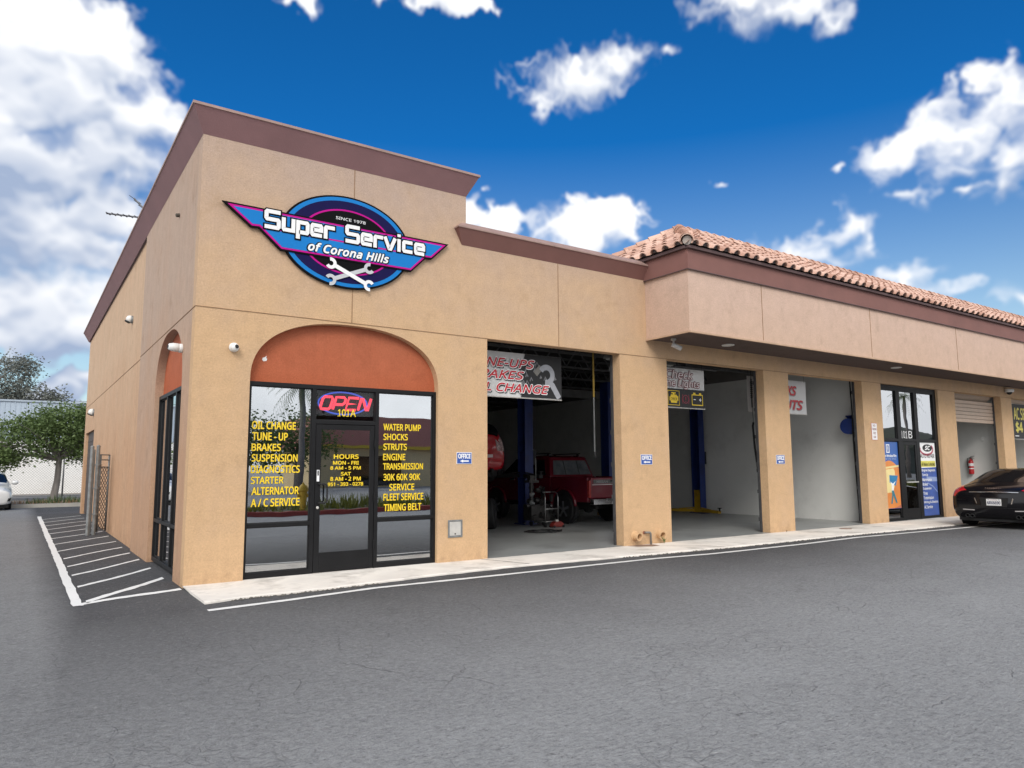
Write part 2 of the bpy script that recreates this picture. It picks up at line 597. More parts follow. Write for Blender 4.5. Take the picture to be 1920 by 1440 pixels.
def XZ(y):
    """plane parallel to the facade: (a, b, d) -> x=a, z=b, d goes towards the street"""
    return lambda a, b, d=0: (a, y - d, b)


_font = {}
import os
FONT = None
try:        # the sans face that ships inside Blender itself
    FONT = bpy.data.fonts.load(os.path.join(bpy.utils.system_resource('DATAFILES'), 'fonts', 'NotoSansHebrew-Regular.woff2'))
except Exception:
    FONT = None


def text2d(s, shear=0, ls=1.0):
    key = (s, shear, ls)
    if key not in _font:
        cu = bpy.data.curves.new('t', 'FONT')
        cu.body = s
        cu.size = 1
        if FONT:
            cu.font = FONT
        cu.shear = shear
        cu.space_character = ls
        cu.resolution_u = 2
        o = bpy.data.objects.new('t', cu)
        COL.objects.link(o)
        dg = bpy.context.evaluated_depsgraph_get()
        me = bpy.data.meshes.new_from_object(o.evaluated_get(dg))
        vs = np.array([v.co[:] for v in me.vertices]).reshape(-1, 3)[:, :2]
        fs = [tuple(p.vertices) for p in me.polygons]
        bpy.data.objects.remove(o)
        bpy.data.meshes.remove(me)
        _font[key] = (vs, fs)
    return _font[key]


def put_text(mb, s, box, P, d=0, bold=.02, shear=0, m=0, ls=1.0, grow=0):
    """fit the string into box=(a0, a1, b0, b1) of plane P; heavy faces are several offset layers"""
    vs, fs = text2d(s, shear, ls)
    lo, hi = vs.min(0), vs.max(0)
    a0, a1, b0, b1 = box
    r = bold * 1.15 * abs(b1 - b0)
    if bold < .012:
        sh = [(0, 0)]
    else:
        k = 8 if bold < .05 else 12
        sh = [(0, 0)] + [(math.cos(2 * math.pi * i / k), math.sin(2 * math.pi * i / k)) for i in range(k)]
        if bold > .05:
            sh += [(.55 * x, .55 * y) for x, y in sh[1::2]]
    ra, rb = (math.copysign(min(r, abs(a1 - a0) * .1), a1 - a0), r)
    a0, a1, b0, b1 = a0 + ra, a1 - ra, b0 + rb, b1 - rb
    sx, sz = (a1 - a0) / (hi[0] - lo[0]), (b1 - b0) / max(1e-6, hi[1] - lo[1])
    for i, (u, v) in enumerate(sh):
        pts = [P(a0 + (q[0] - lo[0]) * sx + u * abs(ra), b0 + (q[1] - lo[1]) * sz + v * rb, d + i * .00005) for q in vs]
        mb.add(pts, fs, m)


def stroke(mb, pl, t, P, d, m=0, closed=False, caps=True):
    """flat ribbon of width t along a polyline in plane P with mitred corners"""
    pl = [Vector(p) for p in pl]
    n = len(pl)
    L, Rr = [], []
    for i in range(n):
        if closed:
            p, q, r = pl[i - 1], pl[i], pl[(i + 1) % n]
        else:
            p, q, r = pl[max(i - 1, 0)], pl[i], pl[min(i + 1, n - 1)]
        d1 = (q - p).normalized() if (q - p).length > 1e-9 else (r - q).normalized()
        d2 = (r - q).normalized() if (r - q).length > 1e-9 else d1
        n1, n2 = Vector((-d1.y, d1.x)), Vector((-d2.y, d2.x))
        b = n1 + n2
        b = b / max(.35, b.dot(n1)) if b.length > 1e-6 else n1
        L.append(q + b * (t / 2))
        Rr.append(q - b * (t / 2))
    vs = [P(p.x, p.y, d) for p in L] + [P(p.x, p.y, d) for p in Rr]
    k = n if closed else n - 1
    fs = [(i, n + i, n + (i + 1) % n, (i + 1) % n) for i in range(k)]
    mb.add(vs, fs, m)


def inset(poly, d):
    n = len(poly)
    pts = [Vector(p) for p in poly]
    area = sum(pts[i].x * pts[(i + 1) % n].y - pts[(i + 1) % n].x * pts[i].y for i in range(n))
    sg = 1 if area > 0 else -1
    out = []
    for i in range(n):
        p, q, r = pts[i - 1], pts[i], pts[(i + 1) % n]
        d1, d2 = (q - p).normalized(), (r - q).normalized()
        n1, n2 = Vector((-d1.y, d1.x)) * sg, Vector((-d2.y, d2.x)) * sg
        b = n1 + n2
        out.append(tuple(q + b * (d / max(.12, b.dot(n1)))))
    return out


def ell(cx, cz, a, b, n=64, t0=0, t1=360):
    return [(cx + a * math.cos(R(t0 + (t1 - t0) * k / n)), cz + b * math.sin(R(t0 + (t1 - t0) * k / n))) for k in range(n if t1 - t0 == 360 else n + 1)]


def copy_tree(o, parent=None):
    c = o.copy()
    COL.objects.link(c)
    c.parent = parent
    for ch in list(o.children):
        copy_tree(ch, c)
    return c

# ------------------------------------------------------------------ shared materials
m_wall = stucco('stucco_front', (.595, .395, .228), (.455, .340, .275), .07, 3.3, 6.3)
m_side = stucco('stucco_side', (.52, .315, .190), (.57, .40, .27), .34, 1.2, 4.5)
m_canopy = stucco('stucco_canopy', (.575, .405, .305), (.585, .42, .335), .05, 4.0, 5.0)
m_arch = stucco('stucco_terracotta', (.43, .115, .052), (.41, .13, .07), .16, 2.7, 3.6, .45)
m_band = M('mauve_trim', (.235, .126, .128), .8, .10, 1.5, .25, 60)
m_band2 = M('brown_trim', (.200, .092, .078), .8, .10, 1.5, .25, 60)
m_lip = M('trim_flashing', (.33, .22, .19), .6, .15, 4)
m_groove = M('control_joint', (.27, .16, .085), .9, .2, 5)
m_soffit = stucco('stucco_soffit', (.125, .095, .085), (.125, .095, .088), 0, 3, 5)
m_dark = M('black_aluminium', (.008, .008, .009), .5, .2, 5, spec=.25)
m_conc = M('concrete_walk', (.74, .695, .635), .9, .12, 1.3, .5, 60, dirt=((.20, .17, .14), 1.4, .55))
m_floor = M('garage_concrete', (.30, .31, .305), .34, .14, .9, .1, 30, dirt=((.10, .10, .10), .8, .6))
m_iwall = M('interior_paint', (.74, .74, .71), .85, .06, .8, .1, 30, dirt=((.28, .27, .25), .6, .35))
m_iblock = M('interior_block', (.16, .15, .14), .9, .15, 3)
m_deck = M('roof_deck', (.035, .034, .033), .8, .3, 3)
m_joist = M('joist_steel', (.10, .10, .105), .55, .2, 5)
m_roofing = M('flat_roofing', (.25, .24, .23), .9, .1, 3)
m_office = M('office_wall', (.16, .155, .15), .9, .1, 2)
m_glass = glass('window_glass', (.55, .59, .59), .38, 1.0)
m_glass_t = glass('transom_glass', (.70, .74, .74), .0, .45)
m_glass_b = glass('tinted_glass', (.16, .18, .18), .22, .9)
m_metal = M('galvanised', (.23, .24, .24), .5, .25, 9, metal=.35)
m_steel = M('bright_steel', (.66, .64, .60), .42, .10, 9, metal=.45)
m_white = M('white_plastic', (.78, .78, .76), .4, .04, 8)
m_black = M('black_rubber', (.010, .010, .011), .7, .2, 10)
m_yel = M('yellow_vinyl', (.88, .62, .02), .5, .03, 5)
m_wht = M('white_vinyl', (.86, .86, .86), .5, .03, 5)
m_red = M('red_print', (.52, .018, .030), .5, .05, 5)
m_blk = M('black_print', (.008, .008, .009), .55, .1, 5)
m_bluep = M('lift_blue', (.012, .030, .15), .45, .15, 6, dirt=((.01, .01, .015), 3, .6))
m_ylift = M('lift_yellow', (.50, .30, .015), .5, .15, 6, dirt=((.06, .04, .02), 4, .6))
m_paint = worn_paint()

# ------------------------------------------------------------------ ground
g = MB()
NXY = 60
g.add([(-300, -300, -.03), (300, -300, -.03), (300, 300, -.03), (-300, 300, -.03)], [(0, 1, 2, 3)])
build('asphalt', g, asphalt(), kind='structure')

EDGE = [(0, -1.33), (.43, -1.225), (.88, -1.225), (1.73, -1.19), (2.97, -1.03), (4.38, -.95), (5.87, -1.04), (7.28, -1.12), (8.09, -1.16), (8.74, -1.19), (9.63, -1.25), (11.5, -1.215), (13.4, -1.245), (15.7, -1.33), (19, -1.42), (46, -1.45)]


def interp(tab, x):
    for (a, b), (c, d) in zip(tab, tab[1:]):
        if x <= c:
            return b + (d - b) * max(0, (x - a)) / (c - a)
    return tab[-1][1]


# sidewalk slabs with a ragged street edge
g = MB()
rs = random.Random(3)
xs = [i * .16 for i in range(int(46 / .16) + 1)]
top = [(x, interp(EDGE, x) + (rs.uniform(-.018, .018) if i else 0), 0) for i, x in enumerate(xs)]
vs, fs = [], []
for i, (x, y, z) in enumerate(top):
    vs += [(x, .24, 0.0), (x, y + .012, 0.0), (x, y - .004, -.012), (x, y - .006, -.06)]
for i in range(len(top) - 1):
    a, b = i * 4, i * 4 + 4
    fs += [(a, a + 1, b + 1, b), (a + 1, a + 2, b + 2, b + 1), (a + 2, a + 3, b + 3, b + 2)]
fs.append((0, 3, 2, 1))
g.add(vs, fs)
build('sidewalk', g, m_conc, kind='structure')
# control joints cut across the walk
for i, (xa, xb) in enumerate([(4.42, 4.78), (7.75, 9.1), (12.95, 13.6), (17.2, 17.5), (21, 21.3)]):
    g = MB()
    e = interp(EDGE, xb)
    g.add([(xa, .2, .003), (xa + .022, .2, .003), (xb + .022, e + .03, .003), (xb, e + .03, .003)], [(0, 1, 2, 3)])
    build('sidewalk_joint', g, M('joint_dirt', (.10, .085, .07), .95, .3, 8), kind='structure')
# crumbs of broken asphalt along the edge of the walk
g = MB()
rs = random.Random(11)
for k in range(520):
    x = rs.choice([rs.uniform(.3, 2.2), rs.uniform(8.5, 14), rs.uniform(12, 19), rs.uniform(6.5, 10)])
    y = interp(EDGE, x) - abs(rs.gauss(0, .05)) - .008
    r = rs.uniform(.006, .02)
    g.ball((x, y, -.03 + r * .3), r, 5, 0, (1.3, 1, .7))
build('gravel', g, M('broken_asphalt', (.13, .12, .105), .95, .4, 30), kind='stuff', label='loose crumbs of asphalt and dirt along the sidewalk edge')

# painted lines
LINE = [(-.06, -1.74), (.83, -1.64), (2.0, -1.45), (4.0, -1.485), (5.5, -1.475), (6.95, -1.49), (8.2, -1.62), (9.15, -1.635), (10.8, -1.64), (12.9, -1.55), (15.05, -1.68), (17.1, -1.80), (21, -1.85), (46, -1.9)]
g = MB()
rs = random.Random(5)
prev = None
for i in range(0, 460):
    x = -.05 + i * .1
    y = interp(LINE, x)
    w = .052 + rs.uniform(-.006, .006)
    cur = [(x, y - w, -.0255), (x, y + w, -.0255)]
    if prev:
        g.add(prev + cur, [(0, 2, 3, 1)])
    prev = cur
build('white_line', g, m_paint, kind='structure')
H = [((-1.15, -.50), (-.03, -.02), .075), ((-1.09, -.40), (-.06, 1.13), .10), ((-1.10, .90), (-.05, 2.33), .075), ((-1.10, 2.17), (-.05, 3.60), .07), ((-1.10, 3.35), (-.06, 4.78), .07), ((-1.10, 4.55), (-.06, 6.0), .065)]
for k in range(8):
    H.append(((-1.14, 5.9 + k * 1.5), (-.03, 7.4 + k * 1.5), .058))
for i, (a, b, w) in enumerate(H):
    g = MB()
    rs = random.Random(i)
    n = 14
    prev = None
    for k in range(n + 1):
        t = k / n
        x, y = a[0] + (b[0] - a[0]) * t, a[1] + (b[1] - a[1]) * t
        y += .035 * math.sin(t * 5 + i) + rs.uniform(-.008, .008)
        ww = w * 1.25 * (.85 + .3 * rs.random()) / 2
        cur = [(x, y - ww * 1.5, -.0255), (x, y + ww * 1.5, -.0255)]
        if prev:
            g.add(prev + cur, [(0, 2, 3, 1)])
        prev = cur
    build('hatch_line', g, m_paint, kind='structure')
g = MB()
prev = None
rs = random.Random(2)
for k in range(95):
    y = -.62 + k * .2
    cur = [(-1.24 + rs.uniform(-.008, .008), y, -.022), (-1.135 + rs.uniform(-.008, .008), y, -.022)]
    if prev:
        g.add(prev + cur, [(0, 1, 3, 2)])
    prev = cur
build('edge_line', g, m_paint, kind='structure')

# ------------------------------------------------------------------ the building
B = empty('commercial_building', (0, 0, 0), 'tan stucco strip of repair bays with an arched corner entrance and a tiled canopy', 'building')
TW, HJ, HT, HL = .20, 3.665, 6.10, 5.24   # wall thickness, head joint, tower top, low parapet


def arch_pts(x0, x1, zs, zt, n=2.35, k=40):
    c, a, b = (x0 + x1) / 2, (x1 - x0) / 2, zt - zs
    out = []
    for i in range(k + 1):
        t = math.pi * (1 - i / k)
        ct, st = math.cos(t), math.sin(t)
        out.append((c + a * math.copysign(abs(ct) ** (2 / n), ct), zs + b * abs(st) ** (2 / n)))
    return out


# front wall: piers, head, arch
w = MB()
for x0, x1 in [(0, .741), (3.688, 4.624), (7.664, 8.957), (12.094, 13.02), (16.17, 17.09), (20.19, 21.22), (24.35, 25.15), (28.2, 29.2), (32.3, 46)]:
    w.box(x0, x1, 0, TW, -.05, HJ)
ap = arch_pts(.741, 3.688, 2.72, 3.63)
for (xa, za), (xb, zb) in zip(ap, ap[1:]):
    if xb - xa < 1e-6:
        continue
    vs = [(xa, 0, za), (xb, 0, zb), (xb, 0, HJ), (xa, 0, HJ), (xa, TW, za), (xb, TW, zb), (xb, TW, HJ), (xa, TW, HJ)]
    w.add(vs, [(0, 1, 2, 3), (7, 6, 5, 4), (4, 5, 1, 0)])
w.box(0, 4.2, 0, TW, HJ, HT)
w.box(4.2, 46, 0, TW, HJ, HL)
build('front_wall', w, m_wall, B)

# side wall with the second arch and the rear door opening
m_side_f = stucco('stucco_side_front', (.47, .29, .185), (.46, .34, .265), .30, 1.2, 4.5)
s = MB()
s.box(0, TW, TW, .755, -.05, HJ)
s.box(0, TW, 3.19, 5.3, -.05, HJ)
ap2 = arch_pts(.755, 3.19, 2.70, 3.63)
for (ya, za), (yb, zb) in zip(ap2, ap2[1:]):
    if yb - ya < 1e-6:
        continue
    vs = [(0, ya, za), (0, yb, zb), (0, yb, HJ), (0, ya, HJ), (TW, ya, za), (TW, yb, zb), (TW, yb, HJ), (TW, ya, HJ)]
    s.add(vs, [(3, 2, 1, 0), (4, 5, 6, 7), (0, 1, 5, 4)])
s.box(0, TW, TW, 5.3, HJ, HT)
build('side_wall', s, m_side_f, B)
s = MB()
X2 = .045
s.box(X2, TW, 5.3, 15.7, -.05, HJ)
s.box(X2, TW, 19.1, 19.7, -.05, HJ)
s.box(X2, TW, 15.7, 19.1, 2.74, HJ)
s.box(X2, TW, 5.3, 19.7, HJ, HT)
build('side_wall', s, m_side, B)
s = MB()
s.box(4.0, 4.2, TW, 19.7, HL - .6, HT)
s.box(TW, 4.0, 19.5, 19.7, HL - .6, HT)
build('tower_return_wall', s, m_side, B)
s = MB()
s.box(TW, 46, 19.5, 19.7, -.05, HL - .6)
s.box(45.8, 46, TW, 19.5, -.05, HL - .6)
build('rear_wall', s, m_iblock, B)

# control joints
for P0_, P1_ in [((0, -.003, HJ), (46, -.003, HJ)), ((2.2, -.003, HJ + .006), (2.2, -.003, HT)), ((6.17, -.003, HJ + .006), (6.17, -.003, HL))]:
    j = MB()
    j.bar(P0_, P1_, .007, .009)
    build('control_joint', j, m_groove, B)
j = MB()
j.bar((-.003, 0, HJ), (-.003, 5.3, HJ), .007, .009)
j.bar((X2 - .003, 5.3, HJ), (X2 - .003, 19.7, HJ), .007, .009)
build('control_joint', j, m_groove, B)


# cornice: a flared band with mitred corners
def flare(name, path, prof, mats, parent):
    """path: plan points with outward normals (nx, ny) of the offset; prof: (offset, z)"""
    c = MB()
    k = len(prof)
    for (px, py, nx, ny) in path:
        for o, z in prof:
            c.v.append((px + nx * o, py + ny * o, z))
    for i in range(len(path) - 1):
        for q in range(k - 1):
            a = i * k + q
            c.f.append((a, a + k, a + k + 1, a + 1))
            c.mi.append(1 if q >= 1 else 0)
    return build(name, c, mats, parent)


pr = [(0.002, HT - .02), (.165, 6.405), (.18, 6.408), (.18, 6.445), (.165, 6.452), (-.25, 6.455)]
flare('cornice', [(.0, 19.7, -1, 1), (0, 0, -1, -1), (4.2, 0, 1, -1), (4.2, 19.7, 1, 1), (0, 19.7, -1, 1)], pr, [m_band, m_lip], B)
pl = [(0.002, 5.22), (.135, 5.475), (.15, 5.478), (.15, 5.50), (.0, 5.615), (-.3, 5.62)]
flare('parapet_band', [(4.12, .3, -1, 0), (4.12, 0, -1, -1), (8.42, 0, 0, -1)], pl, [m_band2, m_lip], B)
s = MB()
s.box(4.2, 8.42, .02, TW, HL - .02, 5.6)
build('parapet_core', s, m_band2, B)
# roofs
s = MB()
s.box(TW, 4.0, TW, 19.5, 5.9, 6.0)
s.box(4.2, 45.8, TW, 19.5, 4.98, 5.08)
build('flat_roof', s, [m_roofing], B)

# canopy
CX, CY, CZ = 8.40, -1.133, 4.01
c = MB()
c.box(CX, 46, CY, CY + .12, CZ, 5.21)
c.box(CX, CX + .12, CY + .12, -.002, CZ, 5.21)
can = build('canopy', c, m_canopy, B)
c = MB()
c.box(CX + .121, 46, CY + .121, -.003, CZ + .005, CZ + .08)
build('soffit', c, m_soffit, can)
c = MB()
c.bar((CX - .012, CY - .012, CZ - .012), (46, CY - .012, CZ - .012), .03, .03)
c.bar((CX - .012, CY + .004, CZ - .012), (CX - .012, -.004, CZ - .012), .03, .03)
build('drip_edge', c, M('drip_bead', (.50, .34, .23), .8, .1, 5), can)
for xj in (10.6, 14.7, 19.0, 23.4):
    j = MB()
    j.bar((xj, CY - .003, CZ + .03), (xj, CY - .003, 5.2), .007, .009)
    build('control_joint', j, m_groove, can)
c = MB()
fo = .035
c.box(CX - fo, 46, CY - fo, CY + .1, 5.20, 5.585)
c.box(CX - fo, CX + .1, CY + .1, -.002 - .0, 5.20, 5.585)
fas = build('fascia', c, m_band2, B)
c = MB()
c.bar((CX - fo - .03, CY - fo - .03, 5.615), (46, CY - fo - .03, 5.615), .07, .055)
c.bar((CX - fo - .03, CY - fo + .005, 5.615), (CX - fo - .03, .2, 5.615), .07, .055)
c.bar((CX - fo - .004, CY - fo - .004, 5.195), (46, CY - fo - .004, 5.195), .02, .014)
c.bar((CX - fo - .004, CY - fo + .006, 5.195), (CX - fo - .004, -.004, 5.195), .02, .014)
build('fascia_mould', c, M('dark_trim', (.10, .062, .062), .8, .1, 3), fas)

# tiled roof ---------------------------------------------------
EX, EY, EZ = CX - .10, CY - .10, 5.66
RD, RH = 2.0, 1.14                      # plan depth and rise to the ridge
PITCH = math.atan2(RH, RD)


def tilemat():
    m, t, out = newmat('clay_tile')
    p = t.n('ShaderNodeBsdfPrincipled')
    pos = t.n('ShaderNodeNewGeometry').outputs['Position']
    wn = t.n('ShaderNodeTexWhiteNoise')
    t.put(wn.inputs[0], t.v('FLOOR', t.scalev(pos, (3.3, 3.3, 6))))
    n = t.noise(pos, 3, 5, .65)
    f = t.m('ADD', t.m('MULTIPLY', wn.outputs[0], .55), t.m('MULTIPLY', n, .45))
    c = t.mix(t.rng(f, .2, .8), (.45, .25, .18), (.72, .49, .39))
    c = t.mix(t.m('MULTIPLY', t.rng(t.noise(pos, 7, 5, .7), .55, .7), .5), c, (.30, .22, .19))
    t.put(p.inputs['Base Color'], c)
    p.inputs['Roughness'].default_value = .85
    b = t.n('ShaderNodeBump')
    b.inputs['Strength'].default_value = .4
    b.inputs['Distance'].default_value = .01
    t.put(b.inputs['Height'], t.noise(pos, 60, 4, .6))
    t.put(p.inputs['Normal'], b.outputs[0])
    t.put(out.inputs[0], p.outputs[0])
    return m


m_tile = tilemat()
m_mortar = M('tile_mortar', (.10, .085, .085), .95, .3, 9)


def tile_slope(mb, origin, ux, un, length, keep, ncourse=6, pitch_w=.305):
    """rows of barrel tiles; ux along the eave, un uphill in plan, keep(a, s)"""
    ux, un = Vector(ux), Vector(un)
    up = (un * math.cos(PITCH) + Vector((0, 0, math.sin(PITCH)))).normalized()
    nrm = ux.cross(up).normalized()
    if nrm.z < 0:
        nrm = -nrm
    O = Vector(origin)
    sl = math.hypot(RD, RH)
    ex = sl / ncourse
    rs = random.Random(int(length * 10))
    ncol = int(length / pitch_w)
    for i in range(ncol):
        a = (i + .5) * pitch_w
        for j in range(ncourse):
            s0 = j * ex - (.05 if j == 0 else .07)
            s1 = (j + 1) * ex + .02
            if not keep(a, (j + .4) * ex * math.cos(PITCH)):
                continue
            ja = rs.uniform(-.008, .008)
            js = rs.uniform(-.012, .012)
            lift = .022 + rs.uniform(-.004, .006)
            n = 7
            vs = []
            for (sv, r, lf) in ((s0 + js, .098, lift), (s1, .083, .002)):
                for th in (0, 1):
                    for k in range(n + 1):
                        t = math.pi * k / n
                        rad = r - th * .016
                        vs.append(O + ux * (a + ja + rad * math.cos(t)) + up * sv + nrm * (rad * math.sin(t) * .95 + lf))
            m = n + 1
            fs = []
            for k in range(n):
                fs.append((k, k + 1, 2 * m + k + 1, 2 * m + k))               # top
                fs.append((m + k + 1, m + k, 3 * m + k, 3 * m + k + 1))       # underside
                fs.append((k + 1, k, m + k, m + k + 1))                        # mouth
            mb.add(vs, fs, 0)
            # trough pan between the barrels
            a2 = a + pitch_w / 2
            vs = []
            for sv, lf in ((s0 + js + .02, .012), (s1, 0)):
                for k in range(5):
                    t = math.pi * k / 4
                    vs.append(O + ux * (a2 + ja + .085 * math.cos(t)) + up * sv + nrm * (.030 - .030 * math.sin(t) + lf))
            mb.add(vs, [(k, k + 1, 5 + k + 1, 5 + k) for k in range(4)], 0)
            if j == 0:      # mortar stop in the eave barrels
                r = .082
                vs = [O + ux * (a + r * math.cos(math.pi * k / n)) + up * (s0 + .05) + nrm * (r * math.sin(math.pi * k / n) * .95 + .02) for k in range(n + 1)]
                mb.add(vs, [tuple(range(n + 1))], 1)


rf = MB()
tile_slope(rf, (EX, EY, EZ), (1, 0, 0), (0, 1, 0), 38, lambda a, s: a > s - .02, 6)
tile_slope(rf, (EX, EY + 2 * RD, EZ), (0, -1, 0), (1, 0, 0), 2 * RD, lambda a, s: s - .02 < 2 * RD - a and a > s - .02, 6)
# decking under the tiles
A_, B_, C_, D_ = (EX, EY, EZ), (46.3, EY, EZ), (46.3, EY + RD, EZ + RH), (EX + RD, EY + RD, EZ + RH)
E_, F_ = (EX, EY + 2 * RD, EZ), (46.3, EY + 2 * RD, EZ)
rf.add([A_, B_, C_, D_, E_, F_], [(0, 1, 2, 3), (4, 0, 3), (5, 4, 3, 2)], 1)
roof = build('tile_roof', rf, [m_tile, m_mortar], B, smooth=True, auto=40)


def caps(mb, p, q, step=.30, r=.128):
    p, q = Vector(p), Vector(q)
    d = (q - p).normalized()
    side = d.cross(Vector((0, 0, 1))).normalized()
    nr = side.cross(d).normalized()
    L = (q - p).length
    k = int(L / step) + 1
    rs = random.Random(4)
    for i in range(k):
        vs = []
        j = rs.uniform(-.01, .01)
        for sv, rad, lf in ((i * step - .03, r + .008, .05), (min(L, i * step + step + .03), r - .012, .028)):
            for th in (0, 1):
                for a in range(9):
                    t = math.pi * a / 8
                    rr_ = rad - th * .018
                    vs.append(p + d * sv + side * (rr_ * math.cos(t) + j) + nr * (rr_ * math.sin(t) + lf))
        fs = []
        for a in range(8):
            fs += [(a, a + 1, 18 + a + 1, 18 + a), (9 + a + 1, 9 + a, 27 + a, 27 + a + 1), (a + 1, a, 9 + a, 9 + a + 1)]
        mb.add(vs, fs)


cp = MB()
caps(cp, A_, D_)
caps(cp, E_, D_)
caps(cp, D_, C_)
build('ridge_tiles', cp, m_tile, roof, smooth=True, auto=40)
cp = MB()
dd = (Vector(D_) - Vector(A_)).normalized()
cp.lathe([(.085, -.02), (.085, .0)], Vector(A_) + dd * .02 + Vector((0, 0, .055)), dd, 14)
build('hip_mortar', cp, M('pale_mortar', (.46, .42, .38), .9, .05, 3), roof)

# arch panels (terracotta stucco above the storefront frames)
YP = .13


def arch_panel(pts, z0, P, d0, d1):
    mb = MB()
    poly = [(pts[0][0], z0)] + [p for p in pts] + [(pts[-1][0], z0)]
    mb.prism(poly, P, d0, d1)
    return mb


build('arch_panel', arch_panel(ap, 2.705, lambda a, b, d: (a, d, b), YP, YP + .1), m_arch, B)
build('arch_panel', arch_panel(ap2, 2.705, lambda a, b, d: (d, a, b), YP, YP + .1), m_arch, B)
# chip of bare plaster on the front arch panel
ch = MB()
ch.prism([(.93, 3.02), (.95, 3.00), (.99, 3.01), (1.0, 3.04), (.985, 3.05), (.99, 3.085), (.965, 3.06), (.935, 3.05)], XZ(YP), -.01, .004)
build('bare_chip', ch, m_white, B)

# ---------------------------------------------------------------- entrance storefront (front)
FY0, FY1 = .07, .15
fr = MB()


def fbar(mb, x0, x1, z0, z1, y0=FY0, y1=FY1):
    mb.box(x0, x1, y0, y1, z0, z1)


fbar(fr, .741, .785, 0.0, 2.705)
fbar(fr, 3.640, 3.688, 0.0, 2.705)
fbar(fr, .785, 3.640, 2.645, 2.705)
fbar(fr, 1.655, 1.715, 0, 2.645)
fbar(fr, 2.640, 2.700, 0, 2.645)
for x0, x1 in ((.785, 1.655), (2.70, 3.64)):
    fbar(fr, x0, x1, 0, .075)
    fbar(fr, x0, x1, .685, .735)
fbar(fr, 1.715, 2.640, 2.135, 2.19)
sf = build('storefront_frame', fr, m_dark, B, bevel=.003)
PY = .115


def pane(x0, x1, z0, z1, parent, mat=None, y=PY):
    q = MB()
    q.box(x0, x1, y, y + .006, z0, z1)
    return build('pane', q, mat or m_glass, parent)


def window(x0, x1, z0, z1, parent, mat=None, y=PY, name='window'):
    """a glazed light: slim gasket with one pane"""
    q = MB()
    t = .012
    yy = y - .008
    q.box(x0, x1, yy, yy + .02, z0, z0 + t)
    q.box(x0, x1, yy, yy + .02, z1 - t, z1)
    q.box(x0, x0 + t, yy, yy + .02, z0 + t, z1 - t)
    q.box(x1 - t, x1, yy, yy + .02, z0 + t, z1 - t)
    o = build(name, q, m_black, parent)
    p = MB()
    p.box(x0 + t, x1 - t, y, y + .006, z0 + t, z1 - t)
    build('pane', p, mat or m_glass, o)
    return o


wl = window(.785, 1.655, .735, 2.645, B)
window(.785, 1.655, .075, .685, B)
wr = window(2.70, 3.64, .735, 2.645, B)
window(2.70, 3.64, .075, .685, B)
wt = window(1.715, 2.64, 2.19, 2.645, B, m_glass_t)
# door leaf
d = MB()
DX0, DX1, DZ1 = 1.722, 2.633, 2.128
d.box(DX0, DX0 + .082, .075, .12, .012, DZ1)
d.box(DX1 - .066, DX1, .075, .12, .012, DZ1)
d.box(DX0 + .082, DX1 - .066, .075, .12, 2.055, DZ1)
d.box(DX0 + .082, DX1 - .066, .075, .12, .012, .285)
door = build('door', d, m_dark, B, bevel=.003)
pane(DX0 + .082, DX1 - .066, .285, 2.055, door, y=.095)
h = MB()
h.tube([(1.775, .075, 1.262), (1.775, .028, 1.262), (1.835, .018, 1.262), (1.87, .018, 1.255), (1.885, .018, 1.235), (1.885, .018, 1.02), (1.87, .018, .998), (1.835, .018, .992), (1.775, .028, .992), (1.775, .075, .992)], .012, 8)
build('handle', h, m_black, door, smooth=True)
h = MB()
h.lathe([(.02, 0), (.02, .012), (.012, .016)], (1.765, .075, .925), (0, -1, 0), 12)
build('lock', h, m_steel, door)
h = MB()
h.box(1.745, 1.783, .0725, .0747, 1.30, 1.465, 0)
put_text(h, 'PUSH', (1.775, 1.752, 1.385, 1.455), lambda a, b, dd=0: (1.752 + (b - 1.385) / .07 * .023, .0715, 1.385 + (1.775 - a) / .023 * .07), 0, .02, m=1)
build('door_sticker', h, [m_wht, m_blk], door)
for zz in (.35, 1.05, 1.85):
    h = MB()
    h.lathe([(.014, -.06), (.014, .06)], (DX1 + .004, .066, zz), (0, 0, 1), 8)
    build('hinge', h, m_dark, door)

LEFT = [('OIL CHANGE', 0.817, 1.432, 2.038, 2.151), ('TUNE - UP', 0.827, 1.321, 1.882, 1.995), ('BRAKES', 0.822, 1.227, 1.732, 1.838), ('SUSPENSION', 0.830, 1.470, 1.585, 1.691), ('DIAGNOSTICS', 0.822, 1.506, 1.425, 1.534), ('STARTER', 0.828, 1.280, 1.277, 1.379), ('ALTERNATOR', 0.843, 1.501, 1.124, 1.235), ('A / C SERVICE', 0.839, 1.516, 0.962, 1.075)]
RIGHT = [('WATER PUMP', 2.792, 3.439, 2.066, 2.171), ('SHOCKS', 2.794, 3.210, 1.916, 2.018), ('STRUTS', 2.796, 3.196, 1.762, 1.865), ('ENGINE', 2.795, 3.170, 1.605, 1.708), ('TRANSMISSION', 2.795, 3.481, 1.461, 1.562), ('30K 60K 90K', 2.803, 3.433, 1.294, 1.399), ('SERVICE', 2.904, 3.332, 1.139, 1.244), ('FLEET SERVICE', 2.808, 3.492, 0.988, 1.097), ('TIMING BELT', 2.817, 3.458, 0.829, 0.938)]
DOOR = [('HOURS', 2.000, 2.388, 1.625, 1.694), ('MON - FRI', 1.990, 2.393, 1.540, 1.596), ('8 AM - 5 PM', 1.950, 2.425, 1.466, 1.518), ('SAT', 2.114, 2.272, 1.379, 1.433), ('8 AM - 2 PM', 1.954, 2.428, 1.302, 1.362), ('951 - 393 - 0278', 1.917, 2.468, 1.227, 1.281)]
